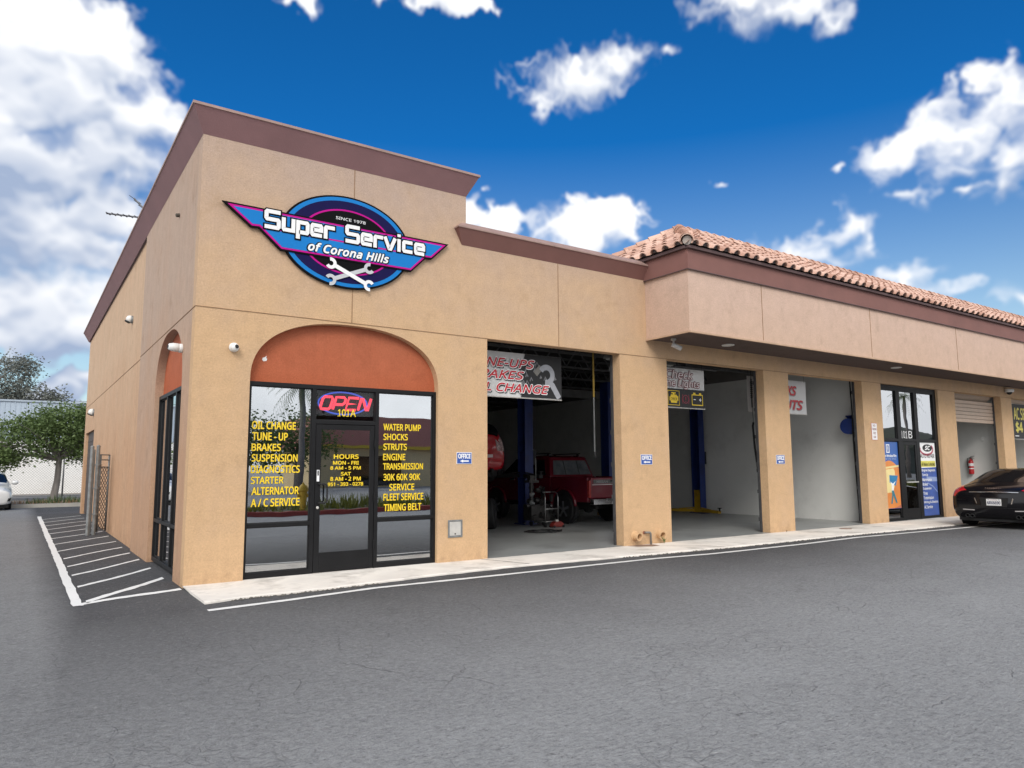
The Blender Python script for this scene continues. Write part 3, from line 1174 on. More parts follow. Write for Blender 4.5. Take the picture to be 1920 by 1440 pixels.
for par, rows, y, shadow in ((wl, LEFT, PY - .003, True), (wr, RIGHT, PY - .003, True), (door, DOOR, .092, False)):
    t = MB()
    for s_, x0, x1, z0, z1 in rows:
        if shadow:
            put_text(t, s_, (x0 + .005, x1 + .005, z0 - .004, z1 - .004), XZ(y), 0, .03, m=1)
        put_text(t, s_, (x0, x1, z0, z1), XZ(y), .0015, .026 if shadow else .036)
    build('lettering', t, [m_yel, m_blk], par)
t = MB()
put_text(t, '101', (2.055, 2.225, 2.258, 2.366), XZ(PY - .003), 0, .02)
put_text(t, 'A', (2.25, 2.34, 2.258, 2.366), XZ(PY - .003), 0, .02)
for xa in (2.075, 2.205):
    t.add([(xa - .025, PY - .0035, 2.258), (xa + .022, PY - .0035, 2.258), (xa + .022, PY - .0035, 2.268), (xa - .025, PY - .0035, 2.268)], [(0, 1, 2, 3)])
build('lettering', t, m_yel, wt)

# ---------------------------------------------------------------- side storefront
fr = MB()


def ybar(mb, y0, y1, z0, z1, x0=.07, x1=.15):
    mb.box(x0, x1, y0, y1, z0, z1)


ybar(fr, .755, .80, .0, 2.705)
ybar(fr, 3.145, 3.19, .0, 2.705)
ybar(fr, .80, 3.145, 2.645, 2.705)
ybar(fr, .80, 3.145, 0, .07)
ybar(fr, .80, 3.145, .63, .685)
ybar(fr, 1.55, 1.61, .07, 2.645)
ybar(fr, 2.35, 2.41, .07, 2.645)
build('storefront_frame', fr, m_dark, B, bevel=.003)
for y0, y1 in ((.80, 1.55), (1.61, 2.35), (2.41, 3.145)):
    for z0, z1 in ((.07, .63), (.685, 2.645)):
        q = MB()
        q.box(.108, .124, y0, y0 + .012, z0, z1)
        q.box(.108, .124, y1 - .012, y1, z0, z1)
        q.box(.108, .124, y0 + .012, y1 - .012, z0, z0 + .012)
        q.box(.108, .124, y0 + .012, y1 - .012, z1 - .012, z1)
        o = build('window', q, m_black, B)
        q = MB()
        q.box(.115, .121, y0 + .012, y1 - .012, z0 + .012, z1 - .012)
        build('pane', q, m_glass, o)
# rear service door in the side wall
d = MB()
d.box(.13, .16, 15.7, 19.1, 0, 2.74)
for k in range(1, 10):
    d.box(.12, .13, 15.72, 19.08, k * .27, k * .27 + .02)
build('rear_door', d, M('door_brown', (.06, .045, .04), .6, .1, 4), B)

# ---------------------------------------------------------------- storefront of the next unit
fr = MB()
BX0, BX1 = 17.09, 20.19
fbar(fr, BX0, BX0 + .05, 0, 3.6)
fbar(fr, BX1 - .16, BX1, 0, 3.6)
fbar(fr, BX0 + .05, BX1 - .16, 3.52, 3.6)
fbar(fr, BX0, BX1, 3.6, HJ)
fbar(fr, 17.96, 18.16, 0, 3.52)
fbar(fr, 18.92, 19.10, 0, 3.52)
for x0, x1 in ((BX0 + .05, 17.96), (18.16, 18.92), (19.10, BX1 - .16)):
    fbar(fr, x0, x1, 2.13, 2.20)
for x0, x1 in ((BX0 + .05, 17.96), (19.10, BX1 - .16)):
    fbar(fr, x0, x1, 0, .07)
build('storefront_frame', fr, m_dark, B, bevel=.003)
window(BX0 + .05, 17.96, .07, 2.13, B, m_glass_b)
window(19.10, BX1 - .16, .07, 2.13, B, m_glass_b)
m_glass_c = glass('upper_glass', (.20, .22, .22), .34, 1.0)
for i, (x0, x1) in enumerate(((BX0 + .05, 17.96), (18.16, 18.92), (19.10, BX1 - .16))):
    ww = window(x0, x1, 2.20, 3.52, B, m_glass_c)
    if i == 1:
        t = MB()
        put_text(t, '101', (18.20, 18.50, 2.225, 2.43), XZ(PY - .003), 0, .01)
        put_text(t, 'B', (18.60, 18.80, 2.225, 2.43), XZ(PY - .003), 0, .01)
        for xa in (18.225, 18.475):
            t.add([(xa - .05, PY - .0035, 2.225), (xa + .045, PY - .0035, 2.225), (xa + .045, PY - .0035, 2.24), (xa - .05, PY - .0035, 2.24)], [(0, 1, 2, 3)])
        build('lettering', t, m_wht, ww)
d = MB()
d.box(18.165, 18.235, .075, .12, .012, 2.12)
d.box(18.845, 18.915, .075, .12, .012, 2.12)
d.box(18.235, 18.845, .075, .12, 2.04, 2.12)
d.box(18.235, 18.845, .075, .12, .012, .30)
d2 = build('door', d, m_dark, B, bevel=.003)
pane(18.235, 18.845, .30, 2.04, d2, m_glass_b, .095)
h = MB()
h.bar((18.24, .05, 1.02), (18.84, .05, 1.02), .025, .03)
build('push_bar', h, m_steel, d2)

# ---------------------------------------------------------------- interiors
GX0, GX1, GY1 = 4.45, 16.63, 19.4
f = MB()
f.add([(TW * 0 + 4.3, .0, .004), (46, .0, .004), (46, 19.5, .004), (4.3, 19.5, .004)], [(0, 1, 2, 3)])
build('garage_floor', f, m_floor, kind='structure')
f = MB()
f.add([(.1, .12, .006), (4.3, .12, .006), (4.3, 8, .006), (.1, 8, .006)], [(0, 1, 2, 3)])
build('office_floor', f, M('office_tile', (.55, .55, .53), .4, .1, 2), kind='structure')
iw = MB()
ZW = 4.15
iw.box(GX1, GX1 + .1, TW, GY1, 0, ZW)
iw.box(GX0 - .1, GX0, TW, GY1, 0, ZW)
iw.box(GX0, GX1, GY1, GY1 + .08, 0, ZW)
iw.box(20.6, 20.7, TW, GY1, 0, 4.9)
iw.box(24.72, 24.82, TW, GY1, 0, 4.9)
iw.box(20.7, 24.72, 12, 12.1, 0, 4.9)
iw.box(28.7, 28.8, TW, GY1, 0, 4.9)
build('interior_wall', iw, m_iwall, B)
iw = MB()
iw.box(GX1, GX1 + .1, TW, GY1, ZW, 4.98)
iw.box(GX0 - .1, GX0, TW, GY1, ZW, 4.98)
iw.box(GX0, GX1, GY1, GY1 + .08, ZW, 4.98)
build('block_wall', iw, m_iblock, B)
iw = MB()
iw.box(TW, 4.35, 6.0, 6.1, 0, 2.9)
iw.box(4.25, 4.35, TW, 6.0, 0, 2.9)
iw.box(TW, 4.25, TW + .02, 6.0, 2.9, 3.0)
build('office_wall', iw, m_office, B)
iw = MB()
iw.box(17.0, 17.06, TW, 5, 0, 3.8)
iw.box(20.3, 20.36, TW, 5, 0, 3.8)
iw.box(17.06, 20.3, 5, 5.1, 0, 3.8)
iw.box(17.06, 20.3, TW + .02, 5, 3.7, 3.8)
build('office_wall', iw, m_office, B)
iw = MB()
iw.box(4.3, 45.8, TW + .01, 19.5, 4.94, 4.975)
build('roof_deck', iw, m_deck, B)
for i in range(9):
    y = 1.5 + i * 2.0
    j = MB()
    j.box(GX0, GX1, y - .04, y + .04, 4.86, 4.92)
    j.box(GX0, GX1, y - .04, y + .04, 4.26, 4.31)
    x = GX0
    k = 0
    while x < GX1 - .4:
        j.bar((x, y, 4.31 if k % 2 else 4.86), (x + .42, y, 4.86 if k % 2 else 4.31), .03)
        x += .42
        k += 1
    build('roof_joist', j, m_joist, B)
for y, z in ((1.0, 4.02), (9.6, 3.95)):
    j = MB()
    j.box(GX0, GX1, y, y + .14, z, z + .28)
    build('ceiling_beam', j, M('beam_grey', (.22, .22, .22), .6, .15, 4), B)

# roll-up doors and tracks
m_track = M('track_steel', (.10, .10, .105), .5, .25, 8, metal=.5)
for x0, x1 in ((4.624, 7.664), (8.957, 12.094), (13.02, 16.17), (21.22, 24.35), (25.15, 28.2)):
    for sx, x in ((1, x0), (-1, x1)):
        j = MB()
        j.box(min(x, x + sx * -.03), max(x, x + sx * -.03), TW + .003, TW + .06, 0, 3.9)
        j.box(min(x, x + sx * .022), max(x, x + sx * .022), TW + .003, TW + .014, 0, 3.7)
        j.box(min(x + sx * .016, x + sx * .022), max(x + sx * .016, x + sx * .022), TW + .014, TW + .06, 0, 3.7)
        for k in range(6):
            j.box(min(x, x + sx * .035), max(x, x + sx * .035), TW + .06, TW + .075, .25 + k * .62, .33 + k * .62)
        build('door_track', j, m_track, B)
j = MB()
z = 2.80
while z < 3.48:
    j.box(21.24, 24.33, .26, .285, z, z + .105)
    j.box(21.24, 24.33, .25, .26, z + .01, z + .095)
    z += .115
build('roll_up_door', j, M('beige_shutter', (.52, .40, .31), .6, .08, 4), B)
for x0, x1 in ((21.24, 24.33), (25.17, 28.18)):
    j = MB()
    j.lathe([(.24, 0), (.24, x1 - x0)], (x0, .50, 3.75), (1, 0, 0), 18)
    build('shutter_roll', j, M('beige_shutter', (.52, .40, .31)), B, smooth=True, auto=40)

# ================================================================ signs
SY = -.012
S = empty('shop_sign', (2.1, 0, 4.89), 'large winged roundel sign in blue, navy and magenta on the corner tower', 'sign')
c_blk = M('sign_black', (.004, .004, .005), .8, .1, 3, spec=.12)
c_blu = M('sign_blue', (.012, .185, .52), .7, .04, 3, spec=.12)
c_nav = M('sign_navy', (.010, .008, .060), .8, .05, 3, spec=.12)
c_mag = M('sign_magenta', (.50, .006, .24), .7, .05, 3, spec=.12)
c_wht = M('sign_white', (.80, .80, .80), .4, .04, 12)
c_gry = M('sign_silver', (.50, .51, .53), .4, .05, 12)
EC = (2.10, 4.893)
r = MB()
P = XZ(SY)
r.prism(ell(*EC, 1.03, .717, 72), P, 0, .030, 0)
for a, b, dd, mi in ((.995, .690, .032, 1), (.925, .635, .034, 2), (.735, .505, .036, 3), (.705, .480, .038, 0)):
    r.prism(ell(*EC, a, b, 72), P, dd - .002, dd, mi)
build('roundel', r, [c_blk, c_blu, c_nav, c_mag], S)
wing = [(.268, 5.168), (3.835, 5.162), (3.522, 4.858), (3.415, 4.855), (3.157, 4.597), (1.086, 4.597), (.771, 4.868), (.666, 4.862)]
r = MB()
r.prism(wing, P, .010, .046, 0)
r.prism(inset(wing, .024), P, .046, .048, 1)
r.prism(inset(wing, .050), P, .048, .050, 2)
stroke(r, [(.80, 4.885), (3.40, 4.885)], .022, P, .0515, 1)
build('wing_panel', r, [c_blk, c_mag, c_blu], S)

GL = {
    'S': [[(1, .9), (.16, .9), (.1, .84), (.1, .56), (.16, .5), (.84, .5), (.9, .44), (.9, .16), (.84, .1), (0, .1)]],
    'u': [[(.12, .72), (.12, .16), (.18, .1), (.88, .1)], [(.88, .72), (.88, 0)]],
    'p': [[(.12, -.26), (.12, .62), (.82, .62), (.88, .56), (.88, .16), (.82, .1), (.2, .1)]],
    'e': [[(.95, .1), (.18, .1), (.12, .16), (.12, .56), (.18, .62), (.82, .62), (.88, .56), (.88, .37), (.2, .37)]],
    'r': [[(.12, 0), (.12, .56), (.18, .62), (.95, .62)]],
    'v': [[(.06, .72), (.44, .08), (.56, .08), (.94, .72)]],
    'i': [[(.5, 0), (.5, .72)], [(.5, .84), (.5, 1)]],
    'c': [[(.95, .62), (.18, .62), (.12, .56), (.12, .16), (.18, .1), (.95, .1)]],
}
WORD = [('S', .845, 1.065), ('u', 1.09, 1.275), ('p', 1.30, 1.485), ('e', 1.51, 1.69), ('r', 1.715, 1.885), ('S', 2.045, 2.27), ('e', 2.295, 2.48), ('r', 2.505, 2.665), ('v', 2.675, 2.875), ('i', 2.895, 2.965), ('c', 2.99, 3.175), ('e', 3.20, 3.385)]


def word(mb, dx, dz, t, d0, m, grow=0):
    k = 0
    for ch_, x0, x1 in WORD:
        for pl in GL[ch_]:
            pts = [(x0 + (x1 - x0) * a + dx, 4.882 + .285 * b + dz) for a, b in pl]
            if grow:
                for e, o in ((0, 1), (-1, -2)):
                    v = (Vector(pts[e]) - Vector(pts[o])).normalized()
                    pts[e] = tuple(Vector(pts[e]) + v * grow)
            k += 1
            stroke(mb, pts, t, P, d0 + .00025 * (k % 5), m)


r = MB()
word(r, 0, 0, .098, .056, 1, .022)
word(r, 0, 0, .058, .060, 0)
build('lettering', r, [c_wht, c_blk], S)
r = MB()
put_text(r, 'SINCE 1978', (1.895, 2.37, 5.222, 5.268), P, .042, .012)
build('small_lettering', r, c_wht, S)
r = MB()
put_text(r, 'of Corona Hills', (1.455, 2.785, 4.645, 4.818), P, .054, .085, .30, m=1, ls=1.08)
put_text(r, 'of Corona Hills', (1.475, 2.765, 4.660, 4.803), P, .0575, .045, .30, m=0, ls=1.08)
build('script_lettering', r, [c_wht, c_blk], S)


def wrench(mb, p, q, w, d, m):
    p, q = Vector(p), Vector(q)
    ax = (q - p).normalized()
    sd = Vector((-ax.y, ax.x))
    stroke(mb, [p + ax * .07, q - ax * .07], w, P, d, m)
    for c, s in ((p, -1), (q, 1)):
        pts = []
        for k in range(17):
            t = R(-128 + 256 * k / 16 + 180)
            pts.append(c - ax * s * .0 + ax * s * (math.cos(t) * .062) + sd * math.sin(t) * .062)
        stroke(mb, pts, .050, P, d + .0006, m)


r = MB()
wrench(r, (1.83, 4.275), (2.44, 4.535), .062, .0545, 1)
wrench(r, (1.83, 4.525), (2.44, 4.265), .062, .0565, 0)
build('wrench_emblem', r, [c_wht, c_gry], S)

# office signs
m_sblue = M('sign_office_blue', (.03, .09, .36), .4, .05, 4)
for i, (x0, x1, z0, z1, lab) in enumerate([(4.03, 4.315, 1.545, 1.735, 'blue OFFICE sign with left arrow on the pier above the steel meter box'), (8.155, 8.465, 1.525, 1.722, 'blue OFFICE sign with left arrow on the pier with the drain pipes'), (12.415, 12.73, 1.526, 1.732, 'blue OFFICE sign with left arrow on the pier between the second and third bays')]):
    o = empty('office_sign', ((x0 + x1) / 2, 0, z0), lab, 'sign', 'blue office signs on the piers')
    q = MB()
    q.box(x0, x1, -.008, -.001, z0, z1, 1)
    q.box(x0 + .008, x1 - .008, -.0105, -.008, z0 + .008, z1 - .008, 0)
    build('panel', q, [m_sblue, m_wht], o)
    q = MB()
    wx = x1 - x0
    put_text(q, 'OFFICE', (x0 + .025, x1 - .025, z0 + .088, z1 - .022), XZ(-.011), .001, .045)
    zc = z0 + .048
    q.add([XZ(-.011)(a, b, .001) for a, b in [(x0 + .06, zc), (x0 + .12, zc + .026), (x0 + .12, zc + .011), (x1 - .06, zc + .011), (x1 - .06, zc - .011), (x0 + .12, zc - .011), (x0 + .12, zc - .026)]], [tuple(range(7))])
    build('lettering', q, m_wht, o)
# no parking sign
o = empty('no_parking_sign', (16.63, 0, 2.14), 'small white no parking sign on the pier beside unit 101 B', 'sign')
q = MB()
q.box(16.50, 16.765, -.008, -.001, 2.14, 2.585, 1)
q.box(16.508, 16.757, -.0105, -.008, 2.148, 2.577, 0)
build('panel', q, [m_wht, M('sign_red', (.45, .04, .04), .5, .05, 4)], o)
q = MB()
for s_, z in (('NO', 2.49), ('PARKING', 2.395), ('FIRE', 2.29), ('LANE', 2.19)):
    hw = .10 if s_ == 'PARKING' else .062
    put_text(q, s_, (16.632 - hw, 16.632 + hw, z, z + .062), XZ(-.011), .001, .02)
build('lettering', q, M('faded_red', (.30, .12, .13), .6, .1, 5), o)

# neon OPEN sign ----------------------------------------------------
N = empty('neon_open_sign', (2.17, .2, 2.29), 'lit neon OPEN sign with red letters inside a blue oval above the door', 'neon sign')
m_nred = M('neon_red', (.9, .05, .06), .4, 0, 4, emit=(1.0, .05, .085), estr=2.0)
m_nblue = M('neon_blue', (.1, .2, .8), .4, 0, 4, emit=(.06, .16, .95), estr=.75)
NYv = .20
q = MB()
q.tube([(2.172 + .385 * math.cos(t), NYv + .012, 2.462 + .168 * math.sin(t)) for t in [2 * math.pi * k / 48 for k in range(49)]], .012, 6)
build('oval_tube', q, m_nblue, N, smooth=True)
NG = {'O': [(.3, 0), (.85, 0), (1, .18), (1, .82), (.85, 1), (.15, 1), (0, .82), (0, .18), (.15, 0), (.3, 0)],
      'P': [(0, 0), (0, 1), (.8, 1), (1, .85), (1, .55), (.8, .4), (.1, .4)],
      'E': [(1, 0), (0, 0), (0, .5), (.85, .5), (0, .5), (0, 1), (1, 1)],
      'N': [(0, 0), (0, 1), (.15, 1), (.85, 0), (1, 0), (1, 1)]}
q = MB()
x = 1.80
for c in 'OPEN':
    wd = .155
    pts = [(x + a * wd + .055 * b, NYv - .02, 2.365 + b * .185) for a, b in NG[c]]
    q.tube(pts, .0205, 8)
    x += .200
build('letter_tubes', q, m_nred, N, smooth=True)
q = MB()
q.box(1.76, 2.60, NYv + .03, NYv + .045, 2.28, 2.645)
build('backing_board', q, m_blk, N)

# banners ------------------------------------------------------------
m_vinyl = M('banner_vinyl', (.62, .62, .61), .45, .06, 2.5, .15, 6)
BYv = .60


def banner(name, x0, x1, z0, z1, y, loc, label, wav=.012):
    o = empty(name, loc, label, 'banner', 'vinyl banners hung in the bay openings')
    mb = MB()
    nx, nz = 24, 8
    for f_ in (0, 1):
        for i in range(nx + 1):
            for j in range(nz + 1):
                u, v = i / nx, j / nz
                mb.v.append((x0 + (x1 - x0) * u, y + f_ * .004 + wav * math.sin(u * 13 + v * 3) * .4, z0 + (z1 - z0) * v))
    st = (nx + 1) * (nz + 1)
    for i in range(nx):
        for j in range(nz):
            a = i * (nz + 1) + j
            mb.f.append((a, a + nz + 1, a + nz + 2, a + 1))
            mb.f.append((st + a, st + a + 1, st + a + nz + 2, st + a + nz + 1))
            mb.mi += [0, 0]
    build('sheet', mb, m_vinyl, o, smooth=True)
    q = MB()
    q.tube([(x0, y, z0 - .008), (x1, y, z0 - .008)], .012, 6)
    build('bottom_rod', q, m_steel, o)
    for i in range(max(2, int((x1 - x0) / .8))):
        xx = x0 + .06 + (x1 - x0 - .12) * i / max(1, int((x1 - x0) / .8) - 1)
        q = MB()
        q.tube([(xx, y, z1 - .03), (xx, y + .05, 4.25)], .004, 5)
        build('cord', q, m_black, o)
    return o


b1 = banner('banner', 4.50, 6.69, 2.765, 3.585, BYv, (5.6, BYv, 2.765), 'white and red banner with a grey wrench picture hung in the first bay')
PB = XZ(BYv - .012)
q = MB()
q.prism([(5.83, 3.58), (6.685, 3.58), (6.685, 2.775), (5.735, 2.775), (5.79, 2.95), (5.70, 3.25), (5.76, 3.35)], PB, 0, .002, 0)
rs = random.Random(8)
for k in range(26):
    a, b = rs.uniform(5.75, 6.55), rs.uniform(2.82, 3.45)
    l = rs.uniform(.03, .11)
    stroke(q, [(a, b), (a + l * .5, b + l), (a + l, b + l * .2)], rs.uniform(.01, .03), PB, .0025 + k * .00005, 1)
q.prism([(6.02, 3.26), (6.16, 3.40), (6.24, 3.33), (6.1, 3.18)], PB, .004, .0045, 3)
pts = [(6.32 + .145 * math.cos(R(t)), 3.22 + .145 * math.sin(R(t))) for t in range(150, -116, -14)]
stroke(q, pts, .105, PB, .006, 2)
stroke(q, [(6.34, 3.10), (6.46, 3.03), (6.62, 2.79)], .115, PB, .0065, 2)
build('wrench_picture', q, [m_blk, M('print_grey', (.16, .16, .17), .5, .3, 20), M('print_silver', (.36, .37, .40), .45, .12, 9), M('print_steel', (.20, .19, .17), .5, .2, 9)], b1)
q = MB()
for s_, bx in (('TUNE-UPS', (4.60, 6.05, 3.30, 3.475)), ('BRAKES', (4.62, 5.81, 3.08, 3.252)), ('OIL CHANGE', (4.62, 6.385, 2.845, 3.018))):
    a0, a1, c0, c1 = bx
    put_text(q, s_, (a0 + .018, a1 + .018, c0 - .022, c1 - .022), PB, .007, .055, .28, 2)
    put_text(q, s_, (a0 - .010, a1 + .010, c0 - .010, c1 + .010), PB, .0085, .075, .28, 1)
    put_text(q, s_, (a0 + .006, a1 - .006, c0 + .004, c1 - .004), PB, .010, .035, .28, 0)
build('lettering', q, [m_red, m_wht, m_blk], b1)

b2 = banner('banner', 9.02, 10.775, 2.757, 3.62, BYv, (9.9, BYv, 2.757), 'banner about warning lights with yellow and red symbols hung in the second bay')
q = MB()
q.prism([(9.03, 2.765), (10.765, 2.765), (10.765, 3.165), (9.03, 3.165)], PB, 0, .002, 0)
# check-engine symbol
q.prism([(9.585, 2.80), (9.945, 2.80), (9.945, 3.12), (9.585, 3.12)], PB, .002, .003, 1)
q.prism([(9.598, 2.812), (9.932, 2.812), (9.932, 3.108), (9.598, 3.108)], PB, .003, .004, 0)
q.prism([(9.635, 2.90), (9.665, 2.90), (9.68, 2.85), (9.86, 2.85), (9.87, 2.90), (9.905, 2.90), (9.905, 3.0), (9.87, 3.0), (9.85, 3.03), (9.79, 3.03), (9.79, 3.055), (9.83, 3.055), (9.83, 3.08), (9.69, 3.08), (9.69, 3.055), (9.74, 3.055), (9.74, 3.03), (9.68, 3.03), (9.665, 2.985), (9.635, 2.985)], PB, .004, .005, 1)
put_text(q, 'CHECK', (9.67, 9.875, 2.905, 2.965), PB, .006, .02, 0, 0)
stroke(q, ell(10.14, 2.945, .088, .088, 28), .018, PB, .004, 2, True)
stroke(q, [(10.03 + .02, 2.84), (10.025, 2.945), (10.05, 3.05)], .015, PB, .0045, 2)
stroke(q, [(10.23, 2.84), (10.255, 2.945), (10.23, 3.05)], .015, PB, .0045, 2)
stroke(q, [(10.14, 3.0), (10.14, 2.93)], .028, PB, .005, 2)
stroke(q, [(10.14, 2.912), (10.14, 2.888)], .028, PB, .005, 2)
stroke(q, [(10.345, 2.83), (10.685, 2.83), (10.685, 3.055), (10.345, 3.055)], .018, PB, .004, 1, True)
for xa in (10.42, 10.61):
    q.prism([(xa - .035, 3.066), (xa + .035, 3.066), (xa + .035, 3.10), (xa - .035, 3.10)], PB, .003, .0045, 1)
stroke(q, [(10.39, 2.95), (10.46, 2.95)], .018, PB, .0045, 3)
stroke(q, [(10.575, 2.95), (10.645, 2.95)], .018, PB, .0045, 3)
stroke(q, [(10.61, 2.985), (10.61, 2.915)], .018, PB, .005, 3)
build('warning_symbols', q, [m_blk, m_yel, M('dim_red', (.22, .01, .03), .5, .05, 4), m_wht], b2)
q = MB()
m_maroon = M('maroon_print', (.14, .010, .022), .5, .05, 4)
m_cream = M('cream_print', (.62, .56, .55), .5, .05, 4)
for s_, bx in (('Check', (9.545, 10.40, 3.385, 3.575)), ('Engine Lights', (9.05, 10.61, 3.165, 3.37))):
    a0, a1, c0, c1 = bx
    put_text(q, s_, (a0 - .012, a1 + .012, c0 - .012, c1 + .012), PB, .004, .075, .15, 0)
    put_text(q, s_, bx, PB, .006, .018, .15, 1)
build('lettering', q, [m_maroon, m_cream], b2)

b3 = banner('banner', 12.285, 14.615, 2.775, 3.61, BYv, (13.4, BYv, 2.775), 'white banner with slanted red letters half hidden behind the third pier')
q = MB()
for s_, bx in (('SHOCKS', (12.95, 14.195, 3.225, 3.47)), ('STRUTS', (12.95, 14.445, 2.868, 3.12))):
    a0, a1, c0, c1 = bx
    put_text(q, s_, (a0 + .016, a1 + .022, c0 - .02, c1 - .018), PB, .003, .055, .3, 1)
    put_text(q, s_, bx, PB, .005, .04, .3, 0)
build('lettering', q, [m_red, M('print_shadow', (.25, .25, .25), .5, .1, 4)], b3)
q = MB()
for k in range(9):
    stroke(q, [(12.37, 3.46 - k * .045), (12.47, 3.475 - k * .045)], .026, PB, .002 + k * .0001, 0)
stroke(q, [(12.42, 3.55), (12.42, 2.86)], .05, PB, .0015, 0)
q.prism(ell(12.64, 2.98, .105, .15, 24), PB, .002, .003, 1)
build('damper_picture', q, [m_blk, m_red], b3)

b4 = banner('banner', 25.70, 28.0, 2.35, 3.55, .32, (26.4, .32, 2.35), 'black banner with big yellow letters in the farthest bay at right')
P4 = XZ(.305)
q = MB()
q.prism([(25.71, 2.36), (27.99, 2.36), (27.99, 3.54), (25.71, 3.54)], P4, 0, .002, 1)
put_text(q, 'AC SERVICE', (26.05, 27.9, 3.0, 3.42), P4, .004, .03)
put_text(q, '$4', (26.14, 26.7, 2.55, 2.95), P4, .004, .04)
stroke(q, [(26.05, 2.45), (26.35, 2.45)], .03, P4, .004, 2)
build('lettering', q, [M('banner_yellow', (.72, .62, .10), .5, .05, 4), m_blk, m_wht], b4)

# posters on unit 101 B -------------------------------------------------
YPo = .108
o = empty('window_poster', (17.54, YPo, .33), 'blue and orange window film poster left of the 101 B door', 'poster', 'posters in the 101 B storefront')
PP = XZ(YPo - .003)
q = MB()
q.prism([(17.14, .33), (17.945, .33), (17.945, 2.112), (17.14, 2.112)], PP, 0, .002, 0)
build('sheet', q, M('poster_blue', (.035, .12, .40), .4, .08, 3), o)
m_or, m_cr, m_te = M('poster_orange', (.72, .25, .06), .45, .12, 2), M('poster_cream', (.80, .66, .30), .45, .1, 2), M('poster_teal', (.03, .20, .26), .45, .1, 3)
q = MB()
wave = [(17.14, .34), (17.94, .34), (17.94, 1.56)] + [(17.14 + .8 * (1 - k / 16), 1.44 + .17 * math.sin(math.pi * (1 - k / 16) * .95 + .35)) for k in range(17)] + [(17.14, 1.43)]
q.prism(wave, PP, .002, .003, 0)
q.prism([(17.15, 1.38), (17.94, 1.44), (17.94, 1.49), (17.15, 1.43)], PP, .003, .004, 1)
q.prism([(17.16, .95)] + [(17.28 - .12 * math.cos(R(t)), .87 - .12 * math.sin(R(t))) for t in range(10, 90, 20)] + [(17.30, .75), (17.52, .76), (17.66, .9), (17.72, 1.15), (17.72, 1.33), (17.66, 1.40), (17.16, 1.36)], PP, .0042, .005, 1)
q.prism([(17.42, 1.02), (17.72, .93), (17.86, 1.20), (17.43, 1.22)], PP, .0052, .006, 2)
q.prism([(17.50, .80), (17.52, .95), (17.45, 1.05), (17.58, .99), (17.74, 1.06), (17.62, .95), (17.60, .80)], PP, .0062, .007, 3)
q.prism([(17.50, .81), (17.60, .81), (17.76, .48), (17.69, .47), (17.57, .68), (17.50, .46), (17.43, .46), (17.51, .70)], PP, .0064, .0072, 4)
q.prism([(17.30, .34), (17.6, .34), (17.94, .42), (17.94, .34)], PP, .0064, .0070, 5)
build('picture', q, [m_or, m_cr, M('poster_sheet', (.02, .20, .42), .4, .1, 3), m_wht, m_te, M('poster_brown', (.45, .16, .12), .5, .1, 3)], o)
q = MB()
stroke(q, [(17.37, 1.83), (17.51, 1.83), (17.51, 2.03), (17.37, 2.03)], .03, PP, .004, 0, True)
stroke(q, [(17.44, 1.87), (17.44, 1.99)], .03, PP, .0045, 0)
put_text(q, 'man Window Film', (17.16, 17.86, 1.70, 1.775), PP, .004, .04)
put_text(q, 'AUTO HOME OFFICE', (17.20, 17.82, 1.635, 1.665), PP, .004, .0, ls=1.4)
build('lettering', q, m_wht, o)

o = empty('window_poster', (19.57, YPo, .04), 'white, yellow and blue auto repair poster right of the 101 B door', 'poster', 'posters in the 101 B storefront')
q = MB()
q.prism([(19.13, .055), (20.0, .055), (20.0, 2.118), (19.13, 2.118)], PP, 0, .002, 0)
q.prism([(19.13, .055), (20.0, .055), (20.0, 1.42), (19.13, 1.40)], PP, .002, .003, 1)
q.prism([(19.15, 1.43), (19.97, 1.43), (19.97, 1.60), (19.15, 1.60)], PP, .002, .0035, 2)
q.prism([(19.4, 1.16), (20.0, 1.14), (20.0, 1.02), (19.5, 1.02)], PP, .003, .004, 3)
stroke(q, [(19.45, .98), (19.75, .88), (19.98, .72)], .03, PP, .004, 3)
build('sheet', q, [m_wht, M('poster_royal', (.045, .10, .37), .45, .25, 4), M('poster_yellow', (.72, .66, .12), .45, .05, 3), M('poster_pale', (.28, .36, .60), .45, .1, 3)], o)
q = MB()
stroke(q, ell(19.52, 1.93, .36, .155, 30, 165, 400), .055, PP, .0042, 1)
q.prism(ell(19.57, 1.965, .27, .105, 30), PP, .003, .005, 0)
put_text(q, 'SC', (19.42, 19.74, 1.905, 2.03), PP, .006, .06, .25, 2)
put_text(q, 'AUTO REPAIR', (19.15, 19.94, 1.68, 1.80), PP, .0045, .02, 0, 0)
put_text(q, 'All Makes & Models', (19.18, 19.94, 1.455, 1.56), PP, .0055, .02, 0, 0)
for k, s_ in enumerate(['Engine Diagnosis', 'Tune Up', 'Maintenance', 'Brakes', 'Suspension', 'Tires', 'Transmission', 'Wiring & Electric', 'AC Service']):
    z = 1.285 - k * .127
    put_text(q, s_, (19.17, 19.17 + .047 * len(s_), z, z + .085), PP, .0055, .03, 0, 2)
build('lettering', q, [m_blk, M('swoosh_red', (.42, .06, .10), .5, .05, 4), m_wht], o)

